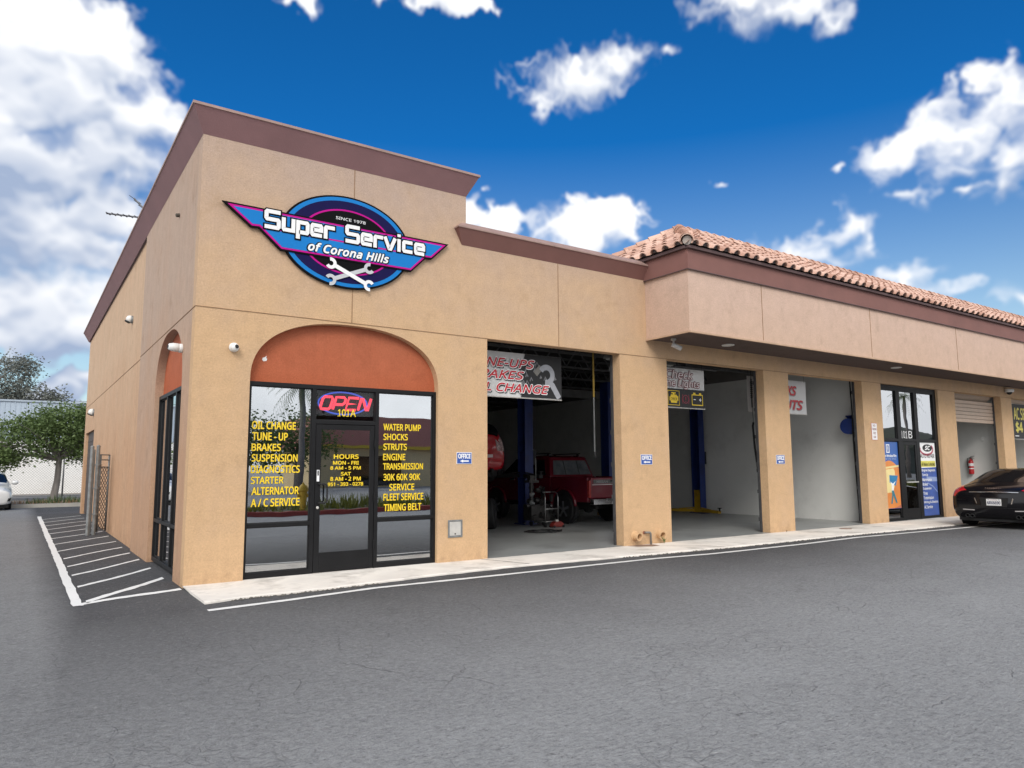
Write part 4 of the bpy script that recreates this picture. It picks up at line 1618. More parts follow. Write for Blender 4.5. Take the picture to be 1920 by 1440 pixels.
# ================================================================ wall furniture
# security cameras
o = empty('security_camera', (.508, 0, 3.14), 'white turret security camera on the front wall left of the arch', 'security camera', 'security cameras on the building')
q = MB()
q.lathe([(.062, .001), (.066, .01), (.064, .03), (.05, .035)], (.508, 0, 3.14), (0, -1, 0), 20)
build('mount', q, m_white, o, smooth=True, auto=40)
q = MB()
q.ball((.508, -.062, 3.132), .058, 18)
build('ball_housing', q, m_white, o, smooth=True)
q = MB()
q.lathe([(.026, 0), (.028, .004), (.022, .006)], (.523, -.115, 3.140), (.25, -.93, .1), 16)
build('lens', q, m_black, o, smooth=True)
o = empty('security_camera', (0, .828, 3.20), 'white bullet security camera sticking out of the side wall by the arch', 'security camera', 'security cameras on the building')
q = MB()
q.lathe([(.062, .001), (.066, .01), (.062, .045), (.055, .055)], (0, .83, 3.20), (-1, 0, 0), 20)
build('mount', q, m_white, o, smooth=True, auto=40)
q = MB()
q.lathe([(.052, .05), (.062, .06), (.060, .13), (.045, .18), (.030, .19)], (0, .83, 3.20), (-1, -.1, .05), 20)
build('ball_housing', q, m_white, o, smooth=True, auto=50)
q = MB()
q.lathe([(.025, .188), (.025, .196)], (0, .83, 3.20), (-1, -.1, .05), 16)
build('lens', q, m_black, o)
o = empty('security_camera', (8.78, -.37, 4.0), 'grey bullet security camera hanging under the canopy corner', 'security camera', 'security cameras on the building')
q = MB()
q.lathe([(.055, 0), (.055, .03), (.02, .04), (.018, .13)], (8.78, -.37, 4.012), (0, 0, -1), 14)
build('bracket', q, M('camera_grey', (.45, .45, .44), .5, .1, 6), o, smooth=True, auto=40)
q = MB()
q.lathe([(.035, -.09), (.048, -.085), (.048, .12), (.040, .122), (.036, .10)], (8.81, -.40, 3.86), (.75, -.45, -.42), 16)
build('housing', q, M('camera_grey', (.45, .45, .44), .5, .1, 6), o, smooth=True, auto=40)
o = empty('security_camera', (24.9, 0, 3.84), 'white dome security camera above the farthest pier at right', 'security camera', 'security cameras on the building')
q = MB()
q.lathe([(.13, .0), (.135, .05), (.12, .09)], (24.75, -.12, 3.92), (0, 0, -1), 18)
q.box(24.71, 24.79, -.12, -.001, 3.9, 3.94)
build('mount', q, m_white, o, smooth=True, auto=40)
q = MB()
q.ball((24.75, -.12, 3.83), .085, 14)
build('dome', q, m_black, o, smooth=True)

# wall lamps on the side wall
for y, z, r_, lab in ((7.28, 4.75, .085, 'small dome wall lamp high on the side wall under the cornice'), (16.21, 3.30, .115, 'round wall lamp above the rear door on the side wall')):
    o = empty('wall_lamp', (X2, y, z), lab, 'wall lamp', 'lamps on the side wall')
    q = MB()
    q.lathe([(r_, .001), (r_ * 1.02, .03), (r_ * .9, .05)], (X2, y, z), (-1, 0, 0), 18)
    build('base', q, m_metal, o, smooth=True, auto=40)
    q = MB()
    q.ball((X2 - .06, y, z + .01), r_ * .95, 16, sc=(.95, .95, 1))
    build('dome', q, m_white, o, smooth=True)
    q = MB()
    q.lathe([(r_ * .72, 0), (r_ * .66, .02)], (X2 - .07 - r_ * .4, y, z - r_ * .55), (-.45, 0, -.9), 14)
    build('lens', q, m_black, o)
# vent stub and stain high on the side wall
q = MB()
q.lathe([(.03, .001), (.03, .05), (.02, .06)], (0, 1.60, 5.40), (-1, 0, -.2), 10)
build('vent_stub', q, M('vent_dark', (.09, .075, .06), .8, .2, 6), at=(0, 1.6, 5.4), smooth=True, auto=40, label='small dark vent stub high on the side wall near the corner', cat='vent')

# recessed lights in the soffit
for x, y, lab in ((10.32, -.465, 'round recessed light in the soffit above the second bay'), (16.9, -.55, 'round recessed light in the soffit above the 101 B pier')):
    o = empty('recessed_light', (x, y, CZ), lab, 'recessed light', 'recessed lights in the canopy soffit')
    q = MB()
    q.lathe([(.13, 0), (.13, .012), (.105, .016), (.10, .004)], (x, y, CZ + .004), (0, 0, -1), 24)
    build('trim_ring', q, m_white, o, smooth=True, auto=40)
    q = MB()
    q.lathe([(.098, 0), (.05, .006)], (x, y, CZ - .002), (0, 0, -1), 20)
    build('lens', q, M('frosted_lens', (.75, .74, .70), .3, .03, 4), o, smooth=True)

# steel box in the pier
o = empty('meter_box', (4.0, 0, .385), 'square stainless steel hatch set in the pier beside the entrance', 'meter box')
q = MB()
x0, x1, z0, z1 = 3.875, 4.14, .378, .655
for a in ((x0, x1, z0, z0 + .028), (x0, x1, z1 - .028, z1), (x0, x0 + .028, z0 + .028, z1 - .028), (x1 - .028, x1, z0 + .028, z1 - .028)):
    q.box(a[0], a[1], -.014, -.001, a[2], a[3])
build('frame', q, m_metal, o, bevel=.003)
q = MB()
q.box(x0 + .030, x1 - .030, -.009, -.0015, z0 + .030, z1 - .030)
build('door', q, m_steel, o, bevel=.002)
q = MB()
q.lathe([(.012, 0), (.012, .006)], (4.005, -.009, .435), (0, -1, 0), 10)
build('lock', q, m_black, o)

# drain outlets and tap on the second pier
m_pipe = M('painted_pipe', (.58, .38, .21), .8, .15, 6, .3, 60)
for x, z, lab in ((7.945, .175, 'tan painted drain pipe stub left of the tap on the second pier'), (8.59, .185, 'tan painted drain pipe stub right of the tap above a weed')):
    o = empty('drain_pipe', (x, 0, z), lab, 'drain pipe', 'drain pipe stubs in the second pier')
    ax = (-.12 if x > 8.2 else .05, -1, -.1 if x < 8.2 else -.22)
    q = MB()
    n = 22
    av = Vector(ax).normalized()
    a = av.orthogonal().normalized()
    b = av.cross(a)
    vs = []
    for rad, h in ((.082, .0), (.080, .13), (.062, .13), (.058, -.01)):
        for k in range(n):
            t = 2 * math.pi * k / n
            vs.append(Vector((x, 0, z)) + av * h + (a * math.cos(t) + b * math.sin(t)) * rad)
    q.add(vs, [(i * n + k, i * n + (k + 1) % n, (i + 1) * n + (k + 1) % n, (i + 1) * n + k) for i in range(3) for k in range(n)])
    build('pipe', q, m_pipe, o, smooth=True, auto=40)
    q = MB()
    q.lathe([(.095, 0.001), (.092, .012), (.083, .016)], (x, 0, z), (0, -1, 0), 22)
    build('collar', q, m_pipe, o, smooth=True, auto=40)
    q = MB()
    q.lathe([(.06, .005), (.06, .006)], (x, 0, z), ax, 16)
    build('bore', q, M('pipe_bore', (.10, .05, .03), .9, .2, 6), o)
o = empty('pipe_elbow', (8.30, 0, 0), 'thin grey metal pipe bending from the second pier down into the walk', 'pipe')
q = MB()
pts = [(8.20, 0, .222), (8.22, -.04, .226)] + [(8.22 + .05 * 1 + .03 * math.sin(R(t)), -.06 - .01 * t / 90, .196 + .03 * math.cos(R(t))) for t in range(0, 100, 18)] + [(8.30, -.075, .0)]
q.tube(pts, .021, 10)
build('pipe', q, M('grey_pipe', (.20, .19, .18), .5, .2, 9, metal=.4), o, smooth=True)
q = MB()
q.lathe([(.032, .001), (.03, .012)], (8.19, 0, .222), (0, -1, 0), 12)
build('flange', q, M('rust', (.26, .10, .06), .8, .3, 9), o)

m_leaf = leafmat('weed_leaf', (.05, .10, .02), (.14, .22, .05), 4)


def weed(x, y, z, h, n, label, seed, name='weed', mat=None):
    rs = random.Random(seed)
    o = empty(name, (x, y, z), label, 'weed')
    st, lf = MB(), MB()
    for i in range(n):
        a = rs.uniform(0, 6.28)
        L = h * rs.uniform(.5, 1)
        lean = rs.uniform(.1, .6)
        pts = [Vector((x + math.cos(a) * lean * L * t * t, y - abs(math.sin(a)) * lean * L * t * t * .8, z + L * t * (1 - .2 * t))) for t in (0, .35, .7, 1)]
        st.tube(pts, [.003, .0025, .002, .001], 5)
        for k in range(7):
            t = rs.uniform(.2, 1)
            p = pts[0].lerp(pts[-1], t) + Vector((rs.uniform(-.012, .012), rs.uniform(-.012, .012), 0))
            s_ = h * rs.uniform(.08, .17)
            d_ = Vector((rs.uniform(-1, 1), rs.uniform(-1, 1), rs.uniform(.1, .8))).normalized()
            e_ = d_.orthogonal().normalized()
            lf.add([p, p + d_ * s_ * .5 + e_ * s_ * .3, p + d_ * s_, p + d_ * s_ * .5 - e_ * s_ * .3], [(0, 1, 2, 3)])
    build('stem', st, mat or m_leaf, o)
    build('leaves', lf, mat or m_leaf, o)
    return o


weed(8.63, -.10, 0, .17, 11, 'small green weed growing below the right drain pipe', 2)
m_dry = leafmat('dry_weed', (.16, .10, .05), (.26, .19, .10), 4)
weed(12.55, -.09, 0, .07, 8, 'dry brown weed tuft at the foot of the third pier', 4, 'weed', m_dry)

# round cover in the walk of the third bay
q = MB()
q.lathe([(.14, 0), (.14, .008), (.12, .011)], (14.35, -.42, -.002), (0, 0, 1), 24)
build('utility_cover', q, M('rust_cover', (.30, .20, .15), .8, .25, 9), at=(14.35, -.42, 0), label='round rusty utility cover in the sidewalk by the third bay', cat='utility cover')
# floor drain stain from the pipes
q = MB()
q.prism([(7.72, -.03), (8.1, -.02), (8.32, -.12), (8.28, -.33), (8.05, -.36), (7.8, -.22)], lambda a, b, d: (a, b, d), .0016, .0022)
build('water_stain', q, M('wet_stain', (.26, .17, .12), .7, .2, 5), kind='structure')

# ---------------------------------------------------------------- TV antenna on the roof
AX, AY, AZ = .62, 9.9, 6.0
o = empty('tv_antenna', (AX, AY, AZ), 'thin metal TV antenna with three booms above the side cornice', 'antenna')
m_ant = M('antenna_metal', (.18, .18, .19), .5, .15, 9, metal=.5)
q = MB()
q.tube([(AX, AY, AZ), (AX, AY, 8.02)], .02, 8)
build('mast', q, m_ant, o)
top = Vector((AX, AY, 7.93))
for dx, dy, dz, n, el_, b_ in ((-.97, .67, .16, 8, .10, .0), (-.40, .27, .56, 4, .30, .05), (-.33, .22, -.44, 5, .10, -.1)):
    q = MB()
    e = top + Vector((dx, dy, dz))
    st_ = top + Vector((0, 0, b_))
    q.tube([st_, e], .022, 7)
    d_ = (e - st_).normalized()
    sd = d_.cross(Vector((0, 0, 1))).normalized()
    for k in range(n):
        p_ = st_.lerp(e, (k + .7) / n)
        q.tube([p_ - sd * el_, p_ + sd * el_], .008 if el_ > .25 else .016, 5)
    build('boom', q, m_ant, o)

# ---------------------------------------------------------------- chain-link gate folded by the wall
o = empty('chain_link_gate', (-.25, 9.6, -.03), 'galvanised chain link gate leaf with thick posts standing off the side wall', 'gate')
for i, (x, y, r_, h_) in enumerate(((-.42, 9.42, .040, 2.02), (-.29, 9.50, .040, 2.04), (-.36, 9.66, .026, 1.95))):
    q = MB()
    q.tube([(x, y, -.03), (x, y, h_)], r_, 14)
    q.ball((x, y, h_), r_ * 1.08, 12, sc=(1, 1, .8))
    build('post', q, m_metal, o, smooth=True, auto=40)
pa, pb = Vector((-.225, 9.56, 0)), Vector((-.02, 9.85, 0))
q = MB()
for p_ in (pa, pb):
    q.tube([p_ + Vector((0, 0, .02)), p_ + Vector((0, 0, 1.85))], .022, 10)
for zz in (.08, 1.55, 1.72, 1.84):
    q.tube([pa + Vector((0, 0, zz)), pb + Vector((0, 0, zz))], .014, 8)
build('frame', q, m_metal, o, smooth=True)
q = MB()
L = (pb - pa).length
dd = (pb - pa) / L
for s_ in (1, -1):
    k = -30
    while k < 40:
        z0 = .08 + k * .125
        a0, a1 = 0., L
        za, zb = z0, z0 + s_ * L * 1.2
        if s_ < 0:
            za, zb = z0 + L * 1.2, z0
        t0, t1 = 0, 1
        lo, hi = .09, 1.54
        dz = zb - za
        ts = sorted(((lo - za) / dz, (hi - za) / dz))
        t0, t1 = max(0, ts[0]), min(1, ts[1])
        if t1 > t0:
            q.tube([pa + dd * (L * t0) + Vector((0, 0, za + dz * t0)), pa + dd * (L * t1) + Vector((0, 0, za + dz * t1))], .009, 4, cap=False)
        k += 1
build('wire_mesh', q, M('wire_dark', (.07, .065, .06), .6, .2, 6), o)
for zz, yy in ((.45, 0), (1.05, 0), (1.6, 0)):
    q = MB()
    q.lathe([(.06, -.02), (.06, .02)], (-.285, 9.50, zz), (0, 0, 1), 12)
    q.tube([(-.285, 9.50, zz), (-.20, 9.56, zz)], .015, 6)
    build('hinge', q, m_metal, o, smooth=True, auto=40)

# ---------------------------------------------------------------- fire extinguisher in the fourth bay
FX, FYv, FZ = 24.72, 1.15, 1.17
o = empty('fire_extinguisher', (FX - .09, FYv, FZ), 'red fire extinguisher hanging on the inner wall of the fourth bay', 'fire extinguisher')
q = MB()
q.lathe([(.05, 0), (.075, .01), (.078, .03), (.078, .40), (.06, .45), (.025, .48), (.022, .52)], (FX - .09, FYv, FZ), (0, 0, 1), 18)
build('cylinder', q, M('extinguisher_red', (.50, .02, .025), .3, .08, 5, coat=.4), o, smooth=True, auto=50)
q = MB()
q.lathe([(.0795, .27), (.0795, .36)], (FX - .09, FYv, FZ), (0, 0, 1), 18)
q.lathe([(.0795, .17), (.0795, .20)], (FX - .09, FYv, FZ), (0, 0, 1), 18)
build('paper_band', q, m_wht, o, smooth=True, auto=50)
q = MB()
q.box(FX - .115, FX - .065, FYv - .03, FYv + .03, FZ + .52, FZ + .56)
q.bar((FX - .09, FYv, FZ + .58), (FX - .09, FYv - .12, FZ + .60), .03, .015)
q.bar((FX - .09, FYv, FZ + .55), (FX - .09, FYv - .11, FZ + .53), .03, .012)
build('valve_handle', q, m_black, o)
q = MB()
q.tube([(FX - .09, FYv + .03, FZ + .54), (FX - .09, FYv + .10, FZ + .52), (FX - .09, FYv + .115, FZ + .40), (FX - .09, FYv + .09, FZ + .18)], .012, 8)
build('hose', q, m_black, o, smooth=True)
q = MB()
q.box(FX - .02, FX - .001, FYv - .03, FYv + .03, FZ + .1, FZ + .5)
build('bracket', q, m_black, o)
q = MB()
q.lathe([(.07, .001), (.075, .02), (.055, .05)], (24.72, .76, 2.33), (-1, 0, 0), 16)
build('round_fitting', q, m_white, at=(24.72, .76, 2.33), smooth=True, auto=40, label='round white fitting on the grey wall above the fire extinguisher', cat='fitting')

# ---------------------------------------------------------------- hose reel, hoses and chains in the bays
o = empty('hose_reel', (16.45, .56, 2.55), 'blue hose reel hung on the wall at the end of the third bay', 'hose reel')
m_reel = M('reel_blue', (.015, .035, .17), .45, .12, 6)
q = MB()
q.lathe([(.06, -.10), (.21, -.09), (.21, -.075), (.15, -.07), (.15, .07), (.21, .075), (.21, .09), (.06, .10)], (16.42, .55, 2.52), (1, .15, 0), 22)
build('drum', q, m_reel, o, smooth=True, auto=35)
q = MB()
q.box(16.52, 16.62, .42, .68, 2.40, 2.72)
q.bar((16.56, .55, 2.72), (16.40, .55, 2.80), .16, .03)
build('bracket', q, m_reel, o)
q = MB()
q.tube([(16.38, .40, 2.45), (16.36, .40, 2.2), (16.42, .42, 1.4), (16.50, .44, .6), (16.48, .44, .05)], .014, 7)
build('hose', q, m_black, o, smooth=True)
q = MB()
q.tube([(12.30, .5, 3.9), (12.31, .5, 2.75), (12.33, .5, 2.5)], .006, 6)
q.tube([(12.33, .5, 2.5), (12.30, .5, 2.42), (12.34, .5, 1.9), (12.40, .5, 1.5), (12.42, .5, 1.38)], .024, 8)
q.tube([(12.42, .5, 1.42), (12.43, .5, 1.34)], .036, 8)
build('pull_cord', q, m_black, at=(12.33, .5, 1.34), smooth=True, label='black pull cord with thick handle hanging by the door track of the second bay', cat='pull cord')
q = MB()
q.tube([(16.22, .35, 3.7), (16.27, .36, 2.9), (16.25, .36, 2.2), (16.30, .37, 1.3), (16.33, .36, .05)], .018, 7)
build('air_hose', q, m_black, at=(16.25, .35, 0), smooth=True, label='black air hose running down the door track of the third bay', cat='hose')
o = empty('chain_hoist', (7.45, .5, 1.9), 'hand chain with yellow strap beside the right track of the first bay', 'chain')
q = MB()
q.bar((7.42, .5, 3.85), (7.42, .5, 2.85), .035, .012)
build('strap', q, M('strap_yellow', (.30, .20, .04), .7, .2, 8), o)
q = MB()
z = 2.85
k = 0
while z > 1.75:
    q.tube([(7.42 + .012 * math.cos(t) * (k % 2), .5 + .012 * math.cos(t) * ((k + 1) % 2), z - .02 + .022 * math.sin(t)) for t in [2 * math.pi * i / 8 for i in range(9)]], .004, 4)
    z -= .032
    k += 1
build('chain', q, m_metal, o)
q = MB()
q.tube([(7.42, .5, 1.78), (7.42, .5, 1.72), (7.44, .5, 1.68)], .025, 8)
build('hook', q, m_black, o)

# ================================================================ vehicles
def crom(a, b, c, d, t):
    return .5 * (2 * b + (c - a) * t + (2 * a - 5 * b + 4 * c - d) * t * t + (3 * b - a - 3 * c + d) * t ** 3)


class Loft:
    """smooth half body: stations (y, [(x, z), ...]) mirrored in x"""
    def __init__(s, st):
        s.c = np.array([[(x, y, z) for x, z in pr_] for y, pr_ in st], float)

    def ev(s, u, v):
        S_, P_ = s.c.shape[:2]
        def row(i):
            i = min(max(i, 0), S_ - 1)
            j = min(max(int(math.floor(v)), 0), P_ - 2)
            t = v - j
            g_ = lambda k: s.c[i, min(max(k, 0), P_ - 1)]
            return crom(g_(j - 1), g_(j), g_(j + 1), g_(j + 2), t)
        i = min(max(int(math.floor(u)), 0), S_ - 2)
        t = u - i
        return crom(row(i - 1), row(i), row(i + 1), row(i + 2), t)

    def patch(s, mb, u0, u1, v0, v1, nu, nv, off=0, m=0, side=1, thick=None):
        P_ = []
        for i in range(nu + 1):
            for j in range(nv + 1):
                u, v = u0 + (u1 - u0) * i / nu, v0 + (v1 - v0) * j / nv
                p = s.ev(u, v)
                if off:
                    du = s.ev(min(u + .02, s.c.shape[0] - 1), v) - s.ev(max(u - .02, 0), v)
                    dv = s.ev(u, min(v + .02, s.c.shape[1] - 1)) - s.ev(u, max(v - .02, 0))
                    nn = np.cross(dv, du)
                    nn = -nn / (np.linalg.norm(nn) + 1e-9)
                    p = p + nn * off
                P_.append((p[0] * side, p[1], p[2]))
        fs = []
        for i in range(nu):
            for j in range(nv):
                a = i * (nv + 1) + j
                q = (a, a + 1, a + nv + 2, a + nv + 1)
                fs.append(q if side < 0 else q[::-1])
        mb.add(P_, fs, m)

    def body(s, mb, k=5):
        S_, P_ = s.c.shape[:2]
        for side in (1, -1):
            s.patch(mb, 0, S_ - 1, 0, P_ - 1, (S_ - 1) * k, (P_ - 1) * k, 0, 0, side)
        for u, fl in ((0, 1), (S_ - 1, 0)):
            ring = [s.ev(u, v) for v in np.linspace(0, P_ - 1, (P_ - 1) * k + 1)]
            pts = [tuple(p) for p in ring] + [(-p[0], p[1], p[2]) for p in ring[::-1][1:-1]]
            idx = tuple(range(len(pts)))
            mb.add(pts, [idx if fl else idx[::-1]])


def weld(o):
    md = o.modifiers.new('weld', 'WELD')
    md.merge_threshold = .0008


def wheel(parent, x, y, r, w, side, rim_m, spokes=5, z=None):
    """tyre + rim; side=+1 means outer face towards +x"""
    z = r if z is None else z
    q = MB()
    q.lathe([(r * .62, -w / 2), (r * .93, -w / 2), (r, -w / 2 + .035), (r, w / 2 - .035), (r * .93, w / 2), (r * .64, w / 2), (r * .60, w / 2 - .05)], (x, y, z), (side, 0, 0), 28)
    t = build('wheel', q, m_black, parent, smooth=True, auto=35, local=True)
    q = MB()
    q.lathe([(r * .64, w / 2 - .006), (r * .60, w / 2 + .002), (r * .56, w / 2 - .03), (r * .3, w / 2 - .05)], (x, y, z), (side, 0, 0), 28, 1)
    q.lathe([(.06, w / 2 - .03), (.055, w / 2 + .0), (.02, w / 2 + .004)], (x, y, z), (side, 0, 0), 14)
    for k in range(spokes):
        a = 2 * math.pi * k / spokes + .3
        d_ = Vector((0, math.cos(a), math.sin(a)))
        q.bar(Vector((x + side * (w / 2 - .018), y, z)) + d_ * .03, Vector((x + side * (w / 2 - .018), y, z)) + d_ * r * .58, r * .16, .03, up=(1, 0, 0))
    build('rim', q, [rim_m, m_black], t, smooth=False)
    return t


m_rim = M('alloy', (.42, .43, .44), .3, .06, 8, metal=.8)
m_rimd = M('dark_alloy', (.06, .06, .065), .35, .1, 8, metal=.6)
m_cglass = M('car_glass', (.006, .007, .009), .04, .1, 3, spec=.8)
m_chrome = M('chrome', (.75, .75, .76), .1, .03, 8, metal=1)
m_tail = M('tail_lens', (.42, .010, .018), .12, .1, 12, coat=.6)
m_plate = M('plate_white', (.74, .74, .73), .45, .04, 6)
m_pblue = M('plate_blue', (.03, .05, .25), .5, .05, 6)
m_under = M('underbody', (.012, .012, .013), .8, .3, 6)


def plate(parent, text, cx, y, cz, sgn, tilt=0, w=.31, h=.155):
    """licence plate facing -y (sgn=-1) or +y"""
    PPl = lambda a, b, d=0: (cx + (a if sgn < 0 else -a), y + sgn * d, cz + b)
    q = MB()
    q.prism([(-w / 2, -h / 2), (w / 2, -h / 2), (w / 2, h / 2), (-w / 2, h / 2)], PPl, 0, .008, 0)
    put_text(q, text, (-w * .44, w * .44, -h * .32, h * .16), PPl, .0095, .03, m=1)
    for a in (-.36, .36):
        q.prism([(w * a - .012, h * .34), (w * a + .012, h * .34), (w * a + .012, h * .42), (w * a - .012, h * .42)], PPl, .008, .0095, 1)
    put_text(q, 'CALIFORNIA', (-w * .26, w * .26, h * .30, h * .42), PPl, .0095, .01, m=2)
    return build('licence_plate', q, [m_plate, M('plate_ink', (.015, .02, .08), .5, .05, 5), M('plate_red', (.30, .03, .04), .5, .05, 5)], parent, local=True)


# --- black sports sedan, rear towards the camera
def sports_sedan():
    c = empty('parked_car', (0, 0, 0), 'black sports sedan parked along the sidewalk at right, seen from behind', 'car', local=True)
    paint = M('black_paint', (.007, .0065, .008), .12, .1, 2, coat=.12, spec=.3)
    L = Loft([
        (0.00, [(0, .36), (.62, .37), (.76, .46), (.80, .62), (.78, .76), (.66, .86), (.36, .90), (0, .915)]),
        (0.05, [(0, .26), (.70, .28), (.86, .42), (.885, .62), (.86, .78), (.74, .90), (.42, .945), (0, .96)]),
        (0.18, [(0, .20), (.76, .22), (.925, .40), (.945, .63), (.915, .82), (.80, .945), (.48, 1.00), (0, 1.02)]),
        (0.45, [(0, .18), (.80, .20), (.955, .38), (.968, .66), (.945, .86), (.82, .985), (.53, 1.07), (0, 1.095)]),
        (0.95, [(0, .17), (.82, .20), (.962, .36), (.970, .66), (.945, .88), (.80, 1.03), (.56, 1.205), (0, 1.245)]),
        (1.60, [(0, .16), (.83, .20), (.955, .36), (.965, .66), (.935, .88), (.78, 1.10), (.57, 1.345), (0, 1.395)]),
        (2.30, [(0, .16), (.83, .20), (.950, .36), (.960, .66), (.930, .88), (.77, 1.12), (.57, 1.375), (0, 1.42)]),
        (3.00, [(0, .16), (.83, .20), (.950, .36), (.960, .66), (.930, .87), (.80, 1.06), (.60, 1.25), (0, 1.30)]),
        (3.55, [(0, .16), (.83, .20), (.955, .38), (.965, .66), (.925, .84), (.82, .90), (.58, .96), (0, 1.00)]),
        (4.30, [(0, .18), (.80, .22), (.935, .38), (.94, .60), (.89, .76), (.76, .82), (.5, .84), (0, .86)]),
        (4.80, [(0, .22), (.66, .24), (.80, .36), (.82, .50), (.76, .62), (.6, .68), (.4, .70), (0, .71)]),
        (4.95, [(0, .28), (.5, .30), (.6, .38), (.62, .48), (.58, .56), (.45, .60), (.3, .62), (0, .63)])])
    q = MB()
    L.body(q, 5)
    b = build('body', q, paint, c, smooth=True, auto=55, local=True)
    weld(b)
    q = MB()
    for sd in (1, -1):
        L.patch(q, 3.05, 5.05, 5.9, 7, 12, 8, .004, 0, sd)
    build('rear_window', q, m_cglass, c, smooth=True, local=True)
    for sd in (1, -1):
        q = MB()
        L.patch(q, 3.6, 6.2, 4.25, 5.75, 14, 6, .004, 0, sd)
        build('side_window', q, m_cglass, c, smooth=True, local=True)
        q = MB()
        L.patch(q, 2.6, 6.6, 4.12, 4.24, 16, 1, .006, 0, sd)
        build('window_trim', q, m_chrome, c, smooth=True, local=True)
        q = MB()
        L.patch(q, .45, 2.75, 3.85, 5.45, 12, 8, .007, 0, sd)
        build('tail_light', q, m_tail, c, smooth=True, local=True)
        q = MB()
        L.patch(q, .1, 1.6, 1.2, 1.8, 8, 3, .004, 0, sd)
        build('bumper_insert', q, m_under, c, smooth=True, local=True)
    q = MB()
    for sd in (1, -1):
        L.patch(q, 6.9, 8.2, 5.2, 7, 8, 8, .004, 0, sd)
    build('windscreen', q, m_cglass, c, smooth=True, local=True)
    # tailgate shut lines, light bar, badge lettering
    q = MB()
    for sd in (1, -1):
        pts = [tuple(L.ev(u, v) * np.array([sd, 1, 1]) + np.array([0, -.006, .003])) for u, v in ((3.0, 6.0), (2.4, 5.5), (1.6, 5.1), (.9, 4.7), (.3, 4.4))]
        q.tube(pts, .004, 5)
    q.tube([(-.60, -.008, .49), (.60, -.008, .49)], .004, 5)
    build('shut_line', q, m_black, c, local=True)
    q = MB()
    q.tube([(-.60, .028, .865)] + [(x, -.004 + .02 * (abs(x) / .6) ** 2,   .855 + .012 * (1 - (x / .6) ** 2)) for x in (-.5, -.3, 0, .3, .5)] + [(.60, .028, .865)], .014, 8)
    build('chrome_strip', q, m_chrome, c, smooth=True, local=True)
    q = MB()
    put_text(q, 'PANAMERA', (-.17, .17, .945, .968), lambda a, bb, d=0: (a, .012 + (bb - .945) * .9, bb), 0, .01, ls=1.3)
    build('badge_lettering', q, m_chrome, c, local=True)
    plate(c, '6RX6690', 0, -.006, .625, -1)
    q = MB()
    q.prism([(-.26, .52), (.26, .52), (.30, .73), (-.30, .73)], lambda a, bb, d=0: (a, -.0025 - d, bb), 0, .003)
    build('plate_recess', q, M('recess_black', (.008, .008, .009), .35, .1, 4), c, local=True)
    for sd in (1, -1):
        q = MB()
        q.bar((sd * .36, -.012, .59), (sd * .40, -.012, .72), .012, .02)
        build('lid_trim', q, m_chrome, c, local=True)
        q = MB()
        q.bar((sd * .42, -.004, .43), (sd * .74, .02, .44), .03, .022)
        build('reflector', q, M('reflector_grey', (.40, .38, .38), .25, .1, 8), c, local=True)
        q = MB()
        for k in (0, 1):
            q.lathe([(.045, 0), (.048, .02), (.048, .16), (.036, .16), (.034, .02)], (sd * (.48 + k * .10), .14, .29), (0, -1, 0), 14)
        build('exhaust_pipe', q, m_under, c, smooth=True, auto=40, local=True)
        for y in (.98, 3.90):
            q = MB()
            q.lathe([(.395, 0), (.395, .004)], (sd * .964, y, .36), (sd, 0, 0), 28)
            build('wheel_arch', q, m_under, c, local=True)
            wheel(c, sd * .868, y, .355, .25, sd, m_rimd, 10)
        q = MB()
        q.ball((sd * 1.03, 3.05, .99), .11, 12, sc=(1, .6, .65))
        build('mirror', q, paint, c, smooth=True, local=True)
    q = MB()
    q.box(-.80, .80, .1, .3, .17, .34)
    q.box(-.72, .72, .35, 4.6, .14, .3)
    build('underbody', q, m_under, c, local=True)
    return c


car = sports_sedan()
hd = R(-86)
car.rotation_euler = (0, 0, hd)
car.location = (17.36, -2.39, -.03)


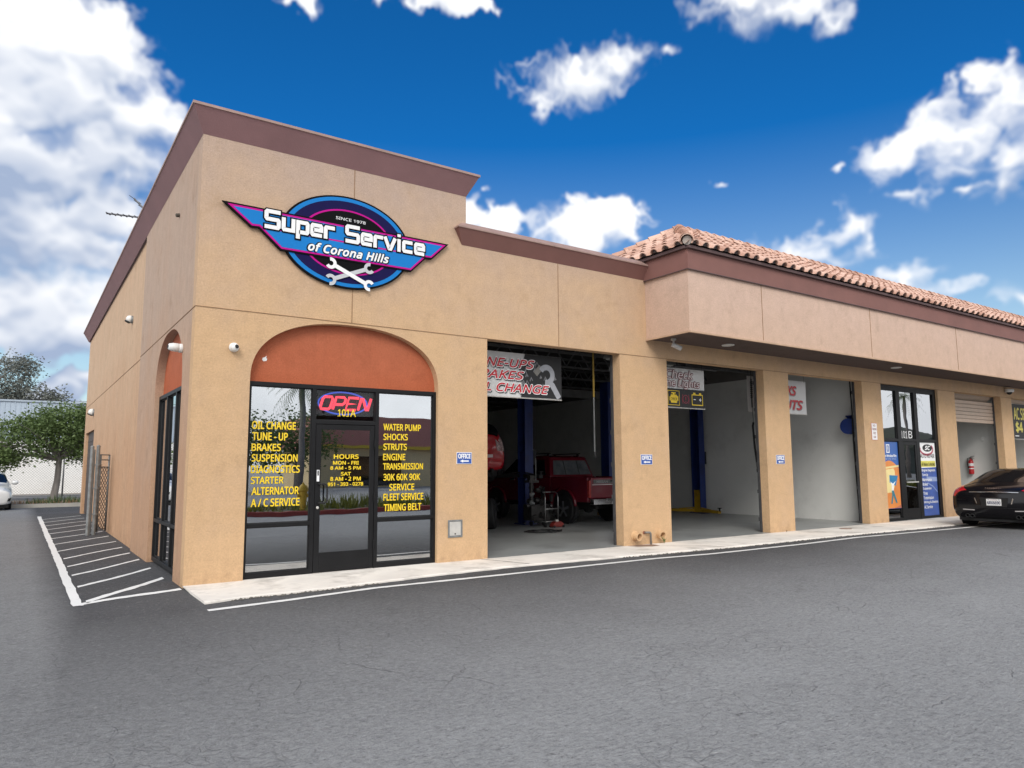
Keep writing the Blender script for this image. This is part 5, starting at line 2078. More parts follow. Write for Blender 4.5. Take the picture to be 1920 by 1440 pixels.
# --- dark red pickup truck in the first bay, nose in
def pickup():
    c = empty('pickup_truck', (0, 0, 0), 'dark red four-door pickup truck standing nose in between the blue lift posts', 'pickup truck', local=True)
    paint = M('maroon_paint', (.13, .006, .016), .25, .1, 2, coat=.5)
    YZ = lambda a, b, d: (d, a, b)
    HW = .87
    q = MB()
    # bed: hollow box
    z0, z1 = .58, 1.22
    q.box(-HW, -HW + .07, .06, 1.50, z0, z1)
    q.box(HW - .07, HW, .06, 1.50, z0, z1)
    q.box(-HW + .07, HW - .07, .06, 1.50, z0, z0 + .12)
    q.box(-HW + .07, HW - .07, 1.44, 1.50, z0 + .12, z1 - .03)
    build('bed', q, paint, c, bevel=.025, local=True)
    q = MB()
    q.box(-HW + .075, HW - .075, .0, .065, .68, z1 - .01)
    tg = build('tailgate', q, paint, c, bevel=.02, local=True)
    q = MB()
    q.box(-HW + .16, HW - .16, -.006, .001, 1.055, 1.15, 0)
    put_text(q, 'NISSAN', (-.60, -.20, 1.075, 1.13), lambda a, b, d=0: (a, -.0075, b), 0, .05, m=1)
    q.box(-HW + .12, HW - .12, -.004, .001, 1.02, 1.032, 1)
    build('lettering', q, [M('gate_strip', (.10, .10, .10), .5, .1, 5), M('badge_white', (.7, .7, .7), .4, .03, 5)], tg, local=True)
    q = MB()
    q.bar((-.10, -.012, 1.12), (.10, -.012, 1.12), .05, .03)
    build('handle', q, m_black, tg, local=True)
    for sd in (1, -1):
        q = MB()
        q.box(sd * HW - .07 if sd > 0 else -HW, HW if sd > 0 else -HW + .07, -.012, .06, .70, 1.14)
        build('tail_light', q, M('truck_lamp', (.34, .03, .025), .2, .5, 14, coat=.5), c, bevel=.012, local=True)
    # cab and bonnet
    q = MB()
    low = [(1.53, .56), (5.05, .50), (5.12, .72), (5.08, 1.02), (4.95, 1.10), (3.95, 1.20), (1.53, 1.22)]
    q.prism(low, YZ, -HW, HW)
    build('body', q, paint, c, bevel=.05, local=True)
    q = MB()
    gh = [(1.56, 1.20), (3.95, 1.19), (3.25, 1.72), (3.0, 1.78), (1.95, 1.80), (1.75, 1.76)]
    n = len(gh)
    tp = {0: .82, 1: .80, 2: .68, 3: .665, 4: .665, 5: .67}
    vs = [(-tp[i], a, b) for i, (a, b) in enumerate(gh)] + [(tp[i], a, b) for i, (a, b) in enumerate(gh)]
    q.add(vs, [(i, (i + 1) % n, n + (i + 1) % n, n + i) for i in range(n)] + [tuple(range(n - 1, -1, -1)), tuple(range(n, 2 * n))])
    build('cab', q, paint, c, bevel=.04, local=True)
    def slab(pts, d_, name, mat, off):
        nn = (Vector(pts[1]) - Vector(pts[0])).cross(Vector(pts[2]) - Vector(pts[0])).normalized() * off
        q_ = MB()
        k = len(pts)
        q_.add([Vector(p) for p in pts] + [Vector(p) + nn for p in pts], [tuple(range(k - 1, -1, -1)), tuple(range(k, 2 * k))] + [(i, (i + 1) % k, k + (i + 1) % k, k + i) for i in range(k)])
        return build(name, q_, mat, c, local=True)
    # rear window of three panes
    yb = lambda z: 1.56 + (z - 1.20) / .56 * .19 - .012
    xb = lambda z: .82 - (z - 1.2) / .56 * .15
    zb_, zt_ = 1.27, 1.66
    m_tgl = M('truck_glass', (.11, .12, .13), .05, .3, 6, spec=1.0)  # grey of the reflection painted into the pane colour
    rw = slab([(-xb(zb_) + .10, yb(zb_), zb_), (xb(zb_) - .10, yb(zb_), zb_), (xb(zt_) - .10, yb(zt_), zt_), (-xb(zt_) + .10, yb(zt_), zt_)], 0, 'rear_window', m_tgl, .012)
    for xx in (-.25, .25):
        q = MB()
        q.bar((xx, yb(zb_) - .014, zb_), (xx, yb(zt_) - .014, zt_), .022, .012)
        build('divider', q, m_black, rw, local=True)
    for sd in (1, -1):
        xs_ = lambda z: sd * (.825 - (z - 1.2) / .55 * .145)
        pts = [(xs_(1.26), 1.78, 1.26), (xs_(1.26), 3.72, 1.26), (xs_(1.66), 3.25, 1.66), (xs_(1.68), 1.95, 1.68)]
        slab(pts if sd > 0 else pts[::-1], 0, 'side_window', m_cglass, .010)
        q = MB()
        q.bar((xs_(1.26) + sd * .012, 2.66, 1.24), (xs_(1.68) + sd * .014, 2.62, 1.70), .05, .02)
        build('pillar', q, paint, c, local=True)
        q = MB()
        q.bar((sd * (HW + .008), 2.2, 1.14), (sd * (HW + .008), 2.38, 1.14), .02, .03)
        q.bar((sd * (HW + .008), 3.1, 1.14), (sd * (HW + .008), 3.28, 1.14), .02, .03)
        build('door_handle', q, m_chrome, c, local=True)
        q = MB()
        q.box(min(sd * .88, sd * 1.06), max(sd * .88, sd * 1.06), 3.62, 3.74, 1.22, 1.40)
        build('mirror', q, m_black, c, bevel=.02, local=True)
        for y in (.95, 3.95):
            q = MB()
            q.lathe([(.46, -.02), (.46, .008)], (sd * HW, y, .44), (sd, 0, 0), 28)
            q2 = MB()
            pts = [(sd * (HW + .03), y + .47 * math.cos(R(t)), .46 + .46 * math.sin(R(t))) for t in range(-8, 190, 11)]
            q2.tube(pts, .045, 8)
            build('wheel_arch', q, m_under, c, local=True)
            build('fender_flare', q2, paint, c, smooth=True, local=True)
            wheel(c, sd * (HW - .08), y, .375, .25, sd, m_rim, 5)
        # roof rails
        q = MB()
        q.bar((sd * .55, 1.85, 1.86), (sd * .55, 3.05, 1.85), .035, .03)
        for y in (1.95, 2.95):
            q.box(sd * .55 - .02, sd * .55 + .02, y - .03, y + .03, 1.77, 1.86)
        build('roof_rail', q, m_black, c, local=True)
        q = MB()
        q.box(min(sd * .5, sd * .84), max(sd * .5, sd * .84), 5.09, 5.14, .80, .98)
        build('headlight', q, m_chrome, c, bevel=.02, local=True)
    q = MB()
    q.box(-.85, .85, -.16, -.01, .53, .67)
    q.box(-.40, .40, -.165, -.15, .60, .68)
    build('rear_bumper', q, m_chrome, c, bevel=.025, local=True)
    plate(c, '4K52818', -.02, -.172, .60, -1)
    q = MB()
    q.box(-.85, .85, 5.02, 5.2, .48, .68)
    build('front_bumper', q, m_under, c, bevel=.03, local=True)
    q = MB()
    q.box(-.55, -.45, .1, 5, .40, .56)
    q.box(.45, .55, .1, 5, .40, .56)
    q.tube([(-.8, .95, .40), (.8, .95, .40)], .06, 10)
    q.ball((0, .95, .40), .16, 12)
    q.tube([(.5, 1.4, .42), (.55, .5, .44), (.60, -.05, .40)], .03, 8)
    build('underbody', q, m_under, c, local=True)
    return c


tk = pickup()
tk.location = (11.02, 3.95, .004)
tk.rotation_euler = (0, 0, R(3))


# --- red hatchback up on the lift
def hatch():
    c = empty('raised_car', (0, 0, 0), 'bright red hatchback raised on the lift in the first bay', 'car', local=True)
    paint = M('red_paint', (.42, .008, .016), .2, .08, 2, coat=.9)
    L = Loft([
        (0.00, [(0, .32), (.60, .33), (.74, .40), (.78, .58), (.74, .76), (.66, .95), (.50, 1.08), (0, 1.12)]),
        (0.06, [(0, .24), (.70, .26), (.84, .40), (.865, .62), (.83, .84), (.74, 1.06), (.56, 1.24), (0, 1.29)]),
        (0.24, [(0, .20), (.74, .22), (.875, .38), (.885, .66), (.855, .90), (.76, 1.15), (.58, 1.40), (0, 1.45)]),
        (0.60, [(0, .18), (.76, .2), (.88, .36), (.89, .66), (.865, .92), (.76, 1.18), (.59, 1.45), (0, 1.50)]),
        (1.60, [(0, .17), (.78, .2), (.88, .36), (.89, .66), (.865, .92), (.76, 1.2), (.60, 1.48), (0, 1.53)]),
        (2.50, [(0, .17), (.78, .2), (.88, .36), (.89, .66), (.86, .91), (.77, 1.15), (.60, 1.38), (0, 1.43)]),
        (3.10, [(0, .18), (.78, .2), (.88, .38), (.885, .66), (.85, .88), (.78, .96), (.58, 1.02), (0, 1.06)]),
        (3.90, [(0, .22), (.68, .24), (.82, .38), (.82, .56), (.76, .72), (.64, .78), (.45, .80), (0, .82)]),
        (4.10, [(0, .28), (.5, .30), (.62, .38), (.64, .5), (.58, .6), (.46, .64), (.3, .66), (0, .67)])])
    q = MB()
    L.body(q, 5)
    weld(build('body', q, paint, c, smooth=True, auto=55, local=True))
    q = MB()
    for sd in (1, -1):
        L.patch(q, .30, 1.95, 5.6, 7, 10, 8, .006, 0, sd)
    build('rear_window', q, m_cglass, c, smooth=True, local=True)
    for sd in (1, -1):
        q = MB()
        L.patch(q, .08, 1.75, 3.7, 5.25, 12, 7, .008, 0, sd)
        q.prism([(sd * .60, .74), (sd * .74, .72), (sd * .70, .90), (sd * .55, 1.03)], lambda a, b_, dd: (a, -.003 - dd, b_), 0, .006)
        build('tail_light', q, M('clear_lamp', (.55, .40, .40), .12, .6, 22, coat=.6), c, smooth=True, local=True)
        q = MB()
        L.patch(q, 2.2, 5.4, 4.25, 5.8, 12, 6, .005, 0, sd)
        build('side_window', q, m_cglass, c, smooth=True, local=True)
        for y in (.72, 3.2):
            wheel(c, sd * .80, y, .31, .20, sd, m_rim, 5, z=.26)
        q = MB()
        q.bar((sd * .25, -.008, .60), (sd * .48, .0, .605), .012, .075)
        build('reflector', q, M('pale_reflector', (.62, .50, .50), .3, .1, 8), c, local=True)
        q = MB()
        q.bar((sd * .62, .010, .62), (sd * .76, .04, .625), .012, .055)
        build('reflector', q, M('pale_reflector', (.62, .50, .50), .3, .1, 8), c, local=True)
        q = MB()
        q.lathe([(.05, 0), (.05, .2)], (sd * .45, .15, .24), (0, -1, 0), 12)
        build('exhaust_pipe', q, m_under, c, local=True)
    plate(c, '7TMR214', 0, -.008, .86, -1)
    q = MB()
    q.box(-.74, .74, .05, .16, .24, .40)
    q.box(-.6, .6, .3, 3.8, .08, .26)
    q.tube([(-.7, .72, .22), (.7, .72, .22)], .06, 8)
    build('underbody', q, m_under, c, local=True)
    return c


hb = hatch()
hb.location = (7.48, 5.0, 1.17)


# --- white sedan at the left edge, facing the camera
def white_sedan():
    c = empty('parked_car', (0, 0, 0), 'white sedan parked by the kerb under the green tree', 'car', local=True)
    paint = M('white_paint', (.72, .72, .71), .22, .03, 2, coat=.8)
    L = Loft([
        (0.00, [(0, .28), (.55, .29), (.70, .36), (.73, .52), (.68, .64), (.55, .70), (.35, .73), (0, .75)]),
        (0.10, [(0, .20), (.68, .22), (.83, .36), (.855, .54), (.80, .70), (.64, .78), (.42, .81), (0, .83)]),
        (0.55, [(0, .18), (.76, .2), (.895, .36), (.905, .62), (.86, .80), (.70, .88), (.48, .92), (0, .94)]),
        (1.30, [(0, .18), (.78, .2), (.90, .36), (.91, .66), (.875, .88), (.78, .98), (.60, 1.02), (0, 1.06)]),
        (1.95, [(0, .18), (.78, .2), (.90, .36), (.91, .66), (.875, .90), (.76, 1.12), (.60, 1.33), (0, 1.38)]),
        (2.60, [(0, .18), (.78, .2), (.90, .36), (.91, .66), (.875, .91), (.75, 1.15), (.59, 1.42), (0, 1.46)]),
        (3.40, [(0, .18), (.78, .2), (.90, .36), (.91, .66), (.875, .92), (.76, 1.14), (.60, 1.36), (0, 1.41)]),
        (4.00, [(0, .18), (.78, .2), (.90, .38), (.905, .66), (.87, .92), (.78, 1.04), (.58, 1.10), (0, 1.14)]),
        (4.60, [(0, .26), (.6, .28), (.76, .42), (.78, .64), (.74, .86), (.62, .96), (.42, 1.00), (0, 1.02)])])
    q = MB()
    L.body(q, 5)
    weld(build('body', q, paint, c, smooth=True, auto=55, local=True))
    q = MB()
    for sd in (1, -1):
        L.patch(q, 3.05, 4.15, 5.55, 7, 10, 8, .005, 0, sd)
    build('windscreen', q, m_cglass, c, smooth=True, local=True)
    for sd in (1, -1):
        q = MB()
        L.patch(q, 3.35, 6.6, 4.25, 5.75, 12, 6, .005, 0, sd)
        build('side_window', q, m_cglass, c, smooth=True, local=True)
        q = MB()
        L.patch(q, .7, 1.7, 4.1, 5.2, 8, 5, .006, 0, sd)
        build('headlight', q, M('headlamp', (.52, .54, .55), .1, .3, 14, coat=.6), c, smooth=True, local=True)
        q = MB()
        q.ball((sd * 1.0, 1.72, 1.02), .12, 12, sc=(1.0, .55, .7))
        q.bar((sd * .86, 1.74, .98), (sd * 1.0, 1.74, 1.0), .06, .05)
        build('mirror', q, paint, c, smooth=True, local=True)
        q = MB()
        L.patch(q, .35, 1.0, 1.9, 2.6, 5, 4, .006, 0, sd)
        build('fog_light', q, m_under, c, smooth=True, local=True)
        for y in (.95, 3.7):
            wheel(c, sd * .80, y, .32, .2, sd, m_rim, 7)
    q = MB()
    q.prism([(-.34, .42), (.34, .42), (.40, .56), (-.40, .56)], lambda a, b, d: (a, -.004 - d, b), 0, .004)
    build('grille', q, m_under, c, local=True)
    q = MB()
    q.box(-.80, .80, .16, 4.4, .10, .24)
    build('underbody', q, m_under, c, local=True)
    return c


ws = white_sedan()
ws.location = (-2.86, 23.2, -.03)
ws.rotation_euler = (0, 0, R(2))


# ================================================================ lifts and shop gear
def lift(xl, xr, y, name_label, carriage_z, group):
    o = empty('two_post_lift', ((xl + xr) / 2, y, .004), name_label, 'car lift', group)
    for sx, x in ((1, xl), (-1, xr)):
        q = MB()
        # C-section column open towards the car
        q.box(x - .13, x + .13, y - .17, y - .15, .02, 3.95)
        q.box(x - .13, x + .13, y + .15, y + .17, .02, 3.95)
        xo = x - sx * .13
        q.box(min(xo, xo + sx * .02), max(xo, xo + sx * .02), y - .15, y + .15, .02, 3.95)
        q.box(x - .22, x + .22, y - .24, y + .24, .004, .02)
        p = build('post', q, m_bluep, o)
        q = MB()
        for (bx, by) in ((-.18, -.2), (.18, -.2), (-.18, .2), (.18, .2)):
            q.lathe([(.02, 0), (.02, .03)], (x + bx, y + by, .02), (0, 0, 1), 8)
        build('anchor_bolt', q, m_metal, p)
        z = carriage_z
        q = MB()
        q.box(x - .09, x + .09, y - .13, y + .13, z, z + .70)
        q.box(x + sx * .06 - .06, x + sx * .06 + .06, y - .2, y + .2, z, z + .13)
        cg = build('carriage', q, m_ylift if carriage_z < .5 else m_bluep, o, bevel=.006)
        for sy in (-1, 1):
            q = MB()
            e = Vector((x + sx * (.22 if sy < 0 else .45), y + sy * .98, z + .05))
            q.bar((x + sx * .10, y + sy * .12, z + .06), e, .11, .09)
            q.bar(Vector((x + sx * .10, y + sy * .12, z + .15)), Vector((x + sx * .10, y + sy * .12, z + .06)).lerp(e, .55) + Vector((0, 0, .045)), .05, .03)
            a = build('arm', q, m_ylift if carriage_z < .5 else m_black, o, bevel=.006)
            q = MB()
            q.lathe([(.025, 0), (.025, .09), (.06, .09), (.065, .115)], e + Vector((0, 0, .02)), (0, 0, 1), 12)
            build('pad', q, m_black, a)
    q = MB()
    q.bar((xl, y, 3.88), (xr, y, 3.88), .16, .12)
    build('crossbeam', q, m_bluep, o)
    q = MB()
    q.box(xr + .131, xr + .28, y - .12, y + .12, 1.55, 1.95)
    build('power_unit', q, m_black, o, bevel=.02)
    return o


lift(5.75, 9.28, 5.45, 'dark blue two-post lift holding up the red hatchback', 1.20, 'two-post car lifts')
lift(12.36, 16.20, 5.6, 'empty blue two-post lift with yellow arms resting on the floor', .03, 'two-post car lifts')

# hand cart with steel handle
o = empty('hand_cart', (9.15, 4.35, .004), 'steel tubular hand cart loaded with engine parts in front of the pickup', 'cart')
q = MB()
for x in (9.02, 9.42):
    q.tube([(x, 4.25, .12), (x, 4.25, .72), (x + .02, 4.30, .82), (x + .05, 4.42, .86)], .013, 8)
q.tube([(9.07, 4.42, .86), (9.47, 4.42, .86)], .013, 8)
q.tube([(9.02, 4.25, .14), (9.42, 4.25, .14)], .013, 8)
q.tube([(9.02, 4.25, .45), (9.42, 4.25, .45)], .014, 8)
for x in (9.02, 9.42):
    q.tube([(x, 4.25, .14), (x + .02, 4.85, .14)], .013, 8)
build('frame', q, M('dull_chrome', (.34, .34, .34), .3, .15, 9, metal=.8), o, smooth=True)
q = MB()
for x, y in ((9.02, 4.25), (9.42, 4.25), (9.02, 4.85), (9.42, 4.85)):
    q.lathe([(.055, -.02), (.06, 0), (.055, .02)], (x, y, .064), (1, 0, 0), 12)
build('caster', q, m_black, o)
q = MB()
rs = random.Random(21)
m_greasy = M('greasy_metal', (.045, .043, .042), .35, .5, 20, metal=.6)
for k in range(26):
    c0 = (9.0 + rs.uniform(-.25, .45), 4.55 + rs.uniform(-.15, .3), .18 + rs.uniform(0, .85) ** 1.2)
    ax = Vector((rs.uniform(-1, 1), rs.uniform(-1, 1), rs.uniform(-1, 1)))
    q.lathe([(rs.uniform(.02, .07), -rs.uniform(.03, .09)), (rs.uniform(.03, .09), 0), (rs.uniform(.02, .07), rs.uniform(.03, .1))], c0, ax, 9)
q.box(8.78, 9.35, 4.5, 4.85, .16, .55)
q.tube([(8.85, 4.6, .5), (8.85, 4.6, 1.12)], .05, 10)
q.box(8.72, 9.02, 4.5, 4.72, 1.10, 1.16)
q.box(8.76, 8.90, 4.52, 4.66, 1.16, 1.28)
build('engine_parts', q, m_greasy, o, smooth=False)
q = MB()
q.tube([(8.98, 4.58, 1.15), (8.98, 4.58, 1.72)], .014, 8)
build('rod', q, m_metal, o, smooth=True, auto=40)
for z, zz in ((.80, .3), (.62, -.3)):
    q = MB()
    q.lathe([(.05, 0), (.06, .05), (.02, .12)], (8.74, 4.49, z), (.4, -.8, zz), 12)
    build('cup', q, m_metal, o, smooth=True, auto=40)
o = empty('floor_jack', (9.25, 4.1, .004), 'small red floor jack lying under the hand cart', 'jack')
q = MB()
q.prism([(9.10, .02), (9.42, .02), (9.42, .10), (9.34, .15), (9.18, .15), (9.10, .08)], lambda a, b, d: (a, 4.02 + d, b), 0, .16)
build('body', q, M('jack_red', (.22, .025, .018), .5, .3, 8), o, bevel=.012)
q = MB()
q.lathe([(.05, 0), (.05, .03), (.03, .05)], (9.26, 4.10, .15), (0, 0, 1), 12)
build('saddle', q, m_steel, o)
q = MB()
for x in (9.12, 9.40):
    for y in (4.01, 4.19):
        q.lathe([(.03, -.012), (.03, .012)], (x, y, .034), (0, 1, 0), 10)
build('wheel', q, m_black, o)
# tyres standing and lying at the left of the first bay
o = empty('loose_wheel', (8.05, 4.35, .004), 'big loose wheel leaning behind the left pier of the first bay', 'wheel')
q = MB()
q.lathe([(.22, -.12), (.34, -.125), (.37, -.09), (.37, .09), (.34, .125), (.24, .12), (.22, .07)], (7.72, 4.75, .372), (.75, -.62, .10), 28)
build('tyre', q, m_black, o, smooth=True, auto=35)
q = MB()
q.lathe([(.235, .10), (.20, .07), (.10, .05), (.06, .09), (.03, .09)], (7.72, 4.75, .372), (.75, -.62, .10), 22)
build('rim', q, m_rimd, o, smooth=True, auto=40)
q = MB()
rs = random.Random(31)
pts = []
for k in range(46):
    t = k * .42
    pts.append((8.1 + .36 * math.cos(t) + rs.uniform(-.05, .05) + k * .006, 3.3 + .30 * math.sin(t) + rs.uniform(-.05, .05), .02 + .006 * (k % 3)))
q.tube(pts, .013, 6)
build('floor_hose', q, m_black, at=(8.1, 3.3, .004), smooth=True, label='black hose lying in loops on the floor of the first bay', cat='hose')
# fluorescent fixtures under the joists
for x, y, lab in ((6.5, 4.0, 'unlit fluorescent fixture under the joists of the first bay'), (11.2, 3.0, 'unlit fluorescent fixture under the joists of the second bay')):
    o = empty('ceiling_fixture', (x, y, 4.2), lab, 'ceiling fixture', 'fluorescent fixtures in the garage')
    q = MB()
    q.prism([(-.10, 0), (.10, 0), (.06, .07), (-.06, .07)], lambda a, b, d: (x + d, y + a, 4.16 + b), -1.2, 1.2)
    build('housing', q, M('fixture_grey', (.42, .42, .41), .5, .1, 5), o)
    q = MB()
    for s_ in (-.045, .045):
        q.tube([(x - 1.15, y + s_, 4.14), (x + 1.15, y + s_, 4.14)], .016, 8)
    build('tube', q, m_white, o, smooth=True)
for i, (p, e) in enumerate((((10.9, 1.6, 3.86), (12.05, 1.3, 3.80)), ((4.6, 8.2, 3.3), (9.0, 7.8, 3.55)))):
    q = MB()
    q.tube([p, e], .03, 8)
    q.box(min(p[0], e[0]) + .3, min(p[0], e[0]) + .5, p[1] - .1, p[1] + .1, min(p[2], e[2]) - .02, min(p[2], e[2]) + .14)
    build('overhead_pipe', q, m_joist, at=p, label=['dark pipe with a clamp under the ceiling of the second bay', 'dark pipe running under the ceiling behind the red hatchback'][i], cat='pipe')

# ================================================================ background left
m_kerb = M('kerb_concrete', (.42, .40, .36), .9, .12, 2, .4, 50)
q = MB()
q.box(-14, 1.2, 25.0, 25.16, -.03, .115)
build('kerb', q, m_kerb, kind='structure')
q = MB()
q.add([(-40, 25.16, .10), (12, 25.16, .10), (12, 90, .12), (-40, 90, .12)], [(0, 1, 2, 3)])
build('dirt_ground', q, M('dirt', (.20, .17, .14), .95, .3, 1.5, .5, 20), kind='structure')
q = MB()
q.add([(-40, 29.2, .105), (12, 29.2, .105), (12, 38, .112), (-40, 38, .112)], [(0, 1, 2, 3)])
build('gravel_strip', q, M('gravel_grey', (.20, .195, .19), .95, .25, 3, .5, 30), kind='structure')


def leaf_blades(mb, c, n, spread, h, rs, w=.02, m=0):
    for k in range(n):
        x = c[0] + rs.gauss(0, spread[0])
        y = c[1] + rs.gauss(0, spread[1])
        a = rs.uniform(0, 6.28)
        L = h * rs.uniform(.4, 1.1)
        tip = (x + math.cos(a) * L * .5, y + math.sin(a) * L * .5, c[2] + L)
        dx, dy = -math.sin(a) * w, math.cos(a) * w
        mb.add([(x - dx, y - dy, c[2]), (x + dx, y + dy, c[2]), tip], [(0, 1, 2)], m)


rs = random.Random(9)
q = MB()
for x in np.arange(-9, 1.2, .12):
    leaf_blades(q, (x, 25.9 + rs.uniform(-.5, .9), .10), 6, (.1, .3), .22, rs, .016, 0)
build('dry_grass', q, leafmat('dry_grass', (.30, .15, .08), (.42, .27, .15), 3), kind='stuff')
q = MB()
for x in np.arange(-1.4, .6, .06):
    leaf_blades(q, (x, 26.4 + rs.uniform(-.6, .7), .10), 9, (.1, .3), .24 + .14 * math.exp(-((x + .3) / .5) ** 2), rs, .022, 0)
build('ground_cover', q, leafmat('ground_cover', (.05, .085, .03), (.13, .17, .07), 3), kind='stuff')


def tree(name, base, trunk_h, trunk_r, crown, n_cl, n_lf, leaf, label, seed, mats, group, trunk_top=None, limbs=7):
    """crown: list of (cx, cy, cz, rx, ry, rz) lobes in world space"""
    rs = random.Random(seed)
    o = empty(name, base, label, 'tree', group)
    bx, by, bz = base
    tt = Vector(trunk_top or (bx, by, bz + trunk_h))
    q = MB()
    pts = [Vector(base) - Vector((0, 0, .1)), Vector(base) + Vector((.01, 0, .12)), Vector(base).lerp(tt, .45) + Vector((.05, .02, 0)), tt]
    q.tube(pts, [trunk_r * 1.45, trunk_r * 1.1, trunk_r * .92, trunk_r * .8], 12)
    ends = []
    for k in range(limbs):
        lo = crown[k % len(crown)]
        e = Vector((lo[0] + rs.uniform(-.6, .6) * lo[3], lo[1] + rs.uniform(-.6, .6) * lo[4], lo[2] + rs.uniform(-.3, .6) * lo[5]))
        mid = tt.lerp(e, .5) + Vector((rs.uniform(-.2, .2), rs.uniform(-.2, .2), .25))
        q.tube([tt - Vector((0, 0, .15)), mid, e], [trunk_r * .55, trunk_r * .34, trunk_r * .12], 8)
        for j in range(3):
            st_ = mid.lerp(e, rs.uniform(0, .9))
            e2 = st_ + Vector((rs.uniform(-1, 1) * lo[3] * .5, rs.uniform(-1, 1) * lo[4] * .5, rs.uniform(-.1, .6) * lo[5]))
            q.tube([st_, st_.lerp(e2, .5) + Vector((0, 0, .06)), e2], [trunk_r * .22, trunk_r * .14, trunk_r * .05], 6)
            ends.append(e2)
        ends.append(e)
    build('trunk', q, mats[0], o, smooth=True, auto=50)
    lf = MB()
    V, F = [], []
    for c in range(n_cl):
        lo = crown[rs.randrange(len(crown))]
        th, ph = rs.uniform(0, 6.283), math.acos(rs.uniform(-1, 1))
        r_ = rs.uniform(.45, 1.0) ** .6
        cc = Vector((lo[0] + lo[3] * r_ * math.sin(ph) * math.cos(th), lo[1] + lo[4] * r_ * math.sin(ph) * math.sin(th), lo[2] + lo[5] * r_ * math.cos(ph)))
        cs = rs.uniform(.5, 1.15) * leaf * 4.2
        for k in range(n_lf):
            d_ = Vector((rs.gauss(0, 1), rs.gauss(0, 1), rs.gauss(0, .7)))
            p_ = cc + d_ * cs * .55
            ax = Vector((rs.uniform(-1, 1), rs.uniform(-1, 1), rs.uniform(-.6, .4))).normalized()
            sd = ax.cross(Vector((rs.uniform(-1, 1), rs.uniform(-1, 1), rs.uniform(-1, 1)))).normalized()
            s_ = leaf * rs.uniform(.6, 1.25)
            b_ = len(V)
            V += [tuple(p_), tuple(p_ + ax * s_ * .5 + sd * s_ * .27), tuple(p_ + ax * s_), tuple(p_ + ax * s_ * .5 - sd * s_ * .27)]
            F.append((b_, b_ + 1, b_ + 2, b_ + 3))
    lf.v, lf.f, lf.mi = V, F, [0] * len(F)
    build('crown', lf, mats[1], o)
    return o


m_bark = M('bark_grey', (.20, .18, .165), .95, .25, 5, .8, 25, stretch=(3, 3, .5))
m_crown = leafmat('tree_leaf', (.050, .095, .026), (.165, .225, .070), .9)
m_crown2 = leafmat('hazed_leaf', (.13, .145, .125), (.24, .25, .22), .5)  # hazy fade of the far tree painted into its leaf colours
tree('street_tree', (-.42, 29.9, .10), 1.95, .15,
     [(-.5, 30, 3.15, 2.0, 2.0, 1.0), (-1.9, 29.6, 2.75, 1.5, 1.6, .95), (-2.9, 29.8, 2.25, 1.1, 1.4, .8), (.7, 30.2, 3.2, 1.2, 1.5, 1.1), (-.1, 30, 3.9, 1.1, 1.3, .7), (1.0, 30.3, 4.0, .7, 1.0, .5), (-1.2, 30, 3.6, 1.0, 1.3, .6), (-3.4, 30, 1.95, .8, 1.0, .55), (.4, 30.0, 2.6, 1.3, 1.3, .7), (1.3, 30.4, 2.9, .8, 1.0, .9)],
     720, 34, .15, 'round green tree with a grey trunk growing behind the kerb', 12, [m_bark, m_crown], 'trees at the left', (-.28, 29.9, 2.1), 10)
tree('tall_tree', (-7.4, 74, .1), 6.0, .34,
     [(-5.8, 74, 11.3, 2.0, 2.5, 1.9), (-3.4, 74, 10.8, 2.0, 2.5, 1.7), (-4.6, 74, 9.2, 2.6, 2.5, 1.4), (-2.2, 74, 9.2, 1.6, 2.0, 1.1), (-.9, 74, 8.6, 1.6, 1.8, 1.0), (.6, 74, 8.2, 1.1, 1.4, .8), (-7.5, 74, 10, 2.5, 2.5, 2.4), (-2.0, 74, 11.6, 1.0, 1.2, .8), (-5.5, 74, 8.0, 2.0, 2.0, .9), (-2.6, 74, 8.0, 1.5, 1.6, .7)],
     330, 26, .30, 'tall tree greyed by painted haze rising behind the green tree', 5, [m_bark, m_crown2], 'trees at the left', None, 12)

# pale warehouse and chain-link fence
o = empty('warehouse', (0, 40, .1), 'long pale warehouse with a white lower wall and blue grey upper cladding behind the fence', 'building')
q = MB()
q.box(-45, 7, 40, 55, .1, 3.2)
build('wall', q, M('white_wall', (.80, .79, .77), .9, .04, .6, dirt=((.55, .50, .45), .8, .25)), o)
q = MB()
q.box(-45.1, 7.1, 39.94, 55.1, 3.2, 5.42)
for k in range(-180, 30):
    q.box(k * .25, k * .25 + .05, 39.915, 39.94, 3.22, 5.40)
build('cladding', q, M('pale_cladding', (.40, .47, .55), .7, .05, .8), o)
q = MB()
q.box(-45.2, 7.2, 39.86, 40.1, 5.42, 5.52)
build('roof_edge', q, M('pale_cladding_edge', (.36, .42, .49), .6, .05, 2), o)

o = empty('chain_link_fence', (-6, 34, .1), 'low grey chain link fence with thin posts before the white wall', 'fence')
m_fence = M('fence_dark', (.16, .16, .165), .6, .15, 6, metal=.3)
q = MB()
q.tube([(-20, 34, 2.28), (6, 34, 2.28)], .03, 8)
q.tube([(-20, 34, .16), (6, 34, .16)], .012, 6)
build('top_rail', q, m_fence, o, smooth=True)
for x in (-12.3, -9.2, -6.1, -3.0, .10, 3.2):
    q = MB()
    q.tube([(x, 34.03, .05), (x, 34.03, 2.28)], .038, 8)
    build('post', q, m_fence, o, smooth=True)
q = MB()
for k in range(-34, 170):
    for s_ in (1, -1):
        x = -16 + k * .13
        x1 = x + s_ * 2.1
        q.add([(x, 33.97, .17), (x + .010, 33.97, .17), (x1 + .010, 33.97, 2.27), (x1, 33.97, 2.27)], [(0, 1, 2, 3)])
build('wire_mesh', q, m_fence, o)
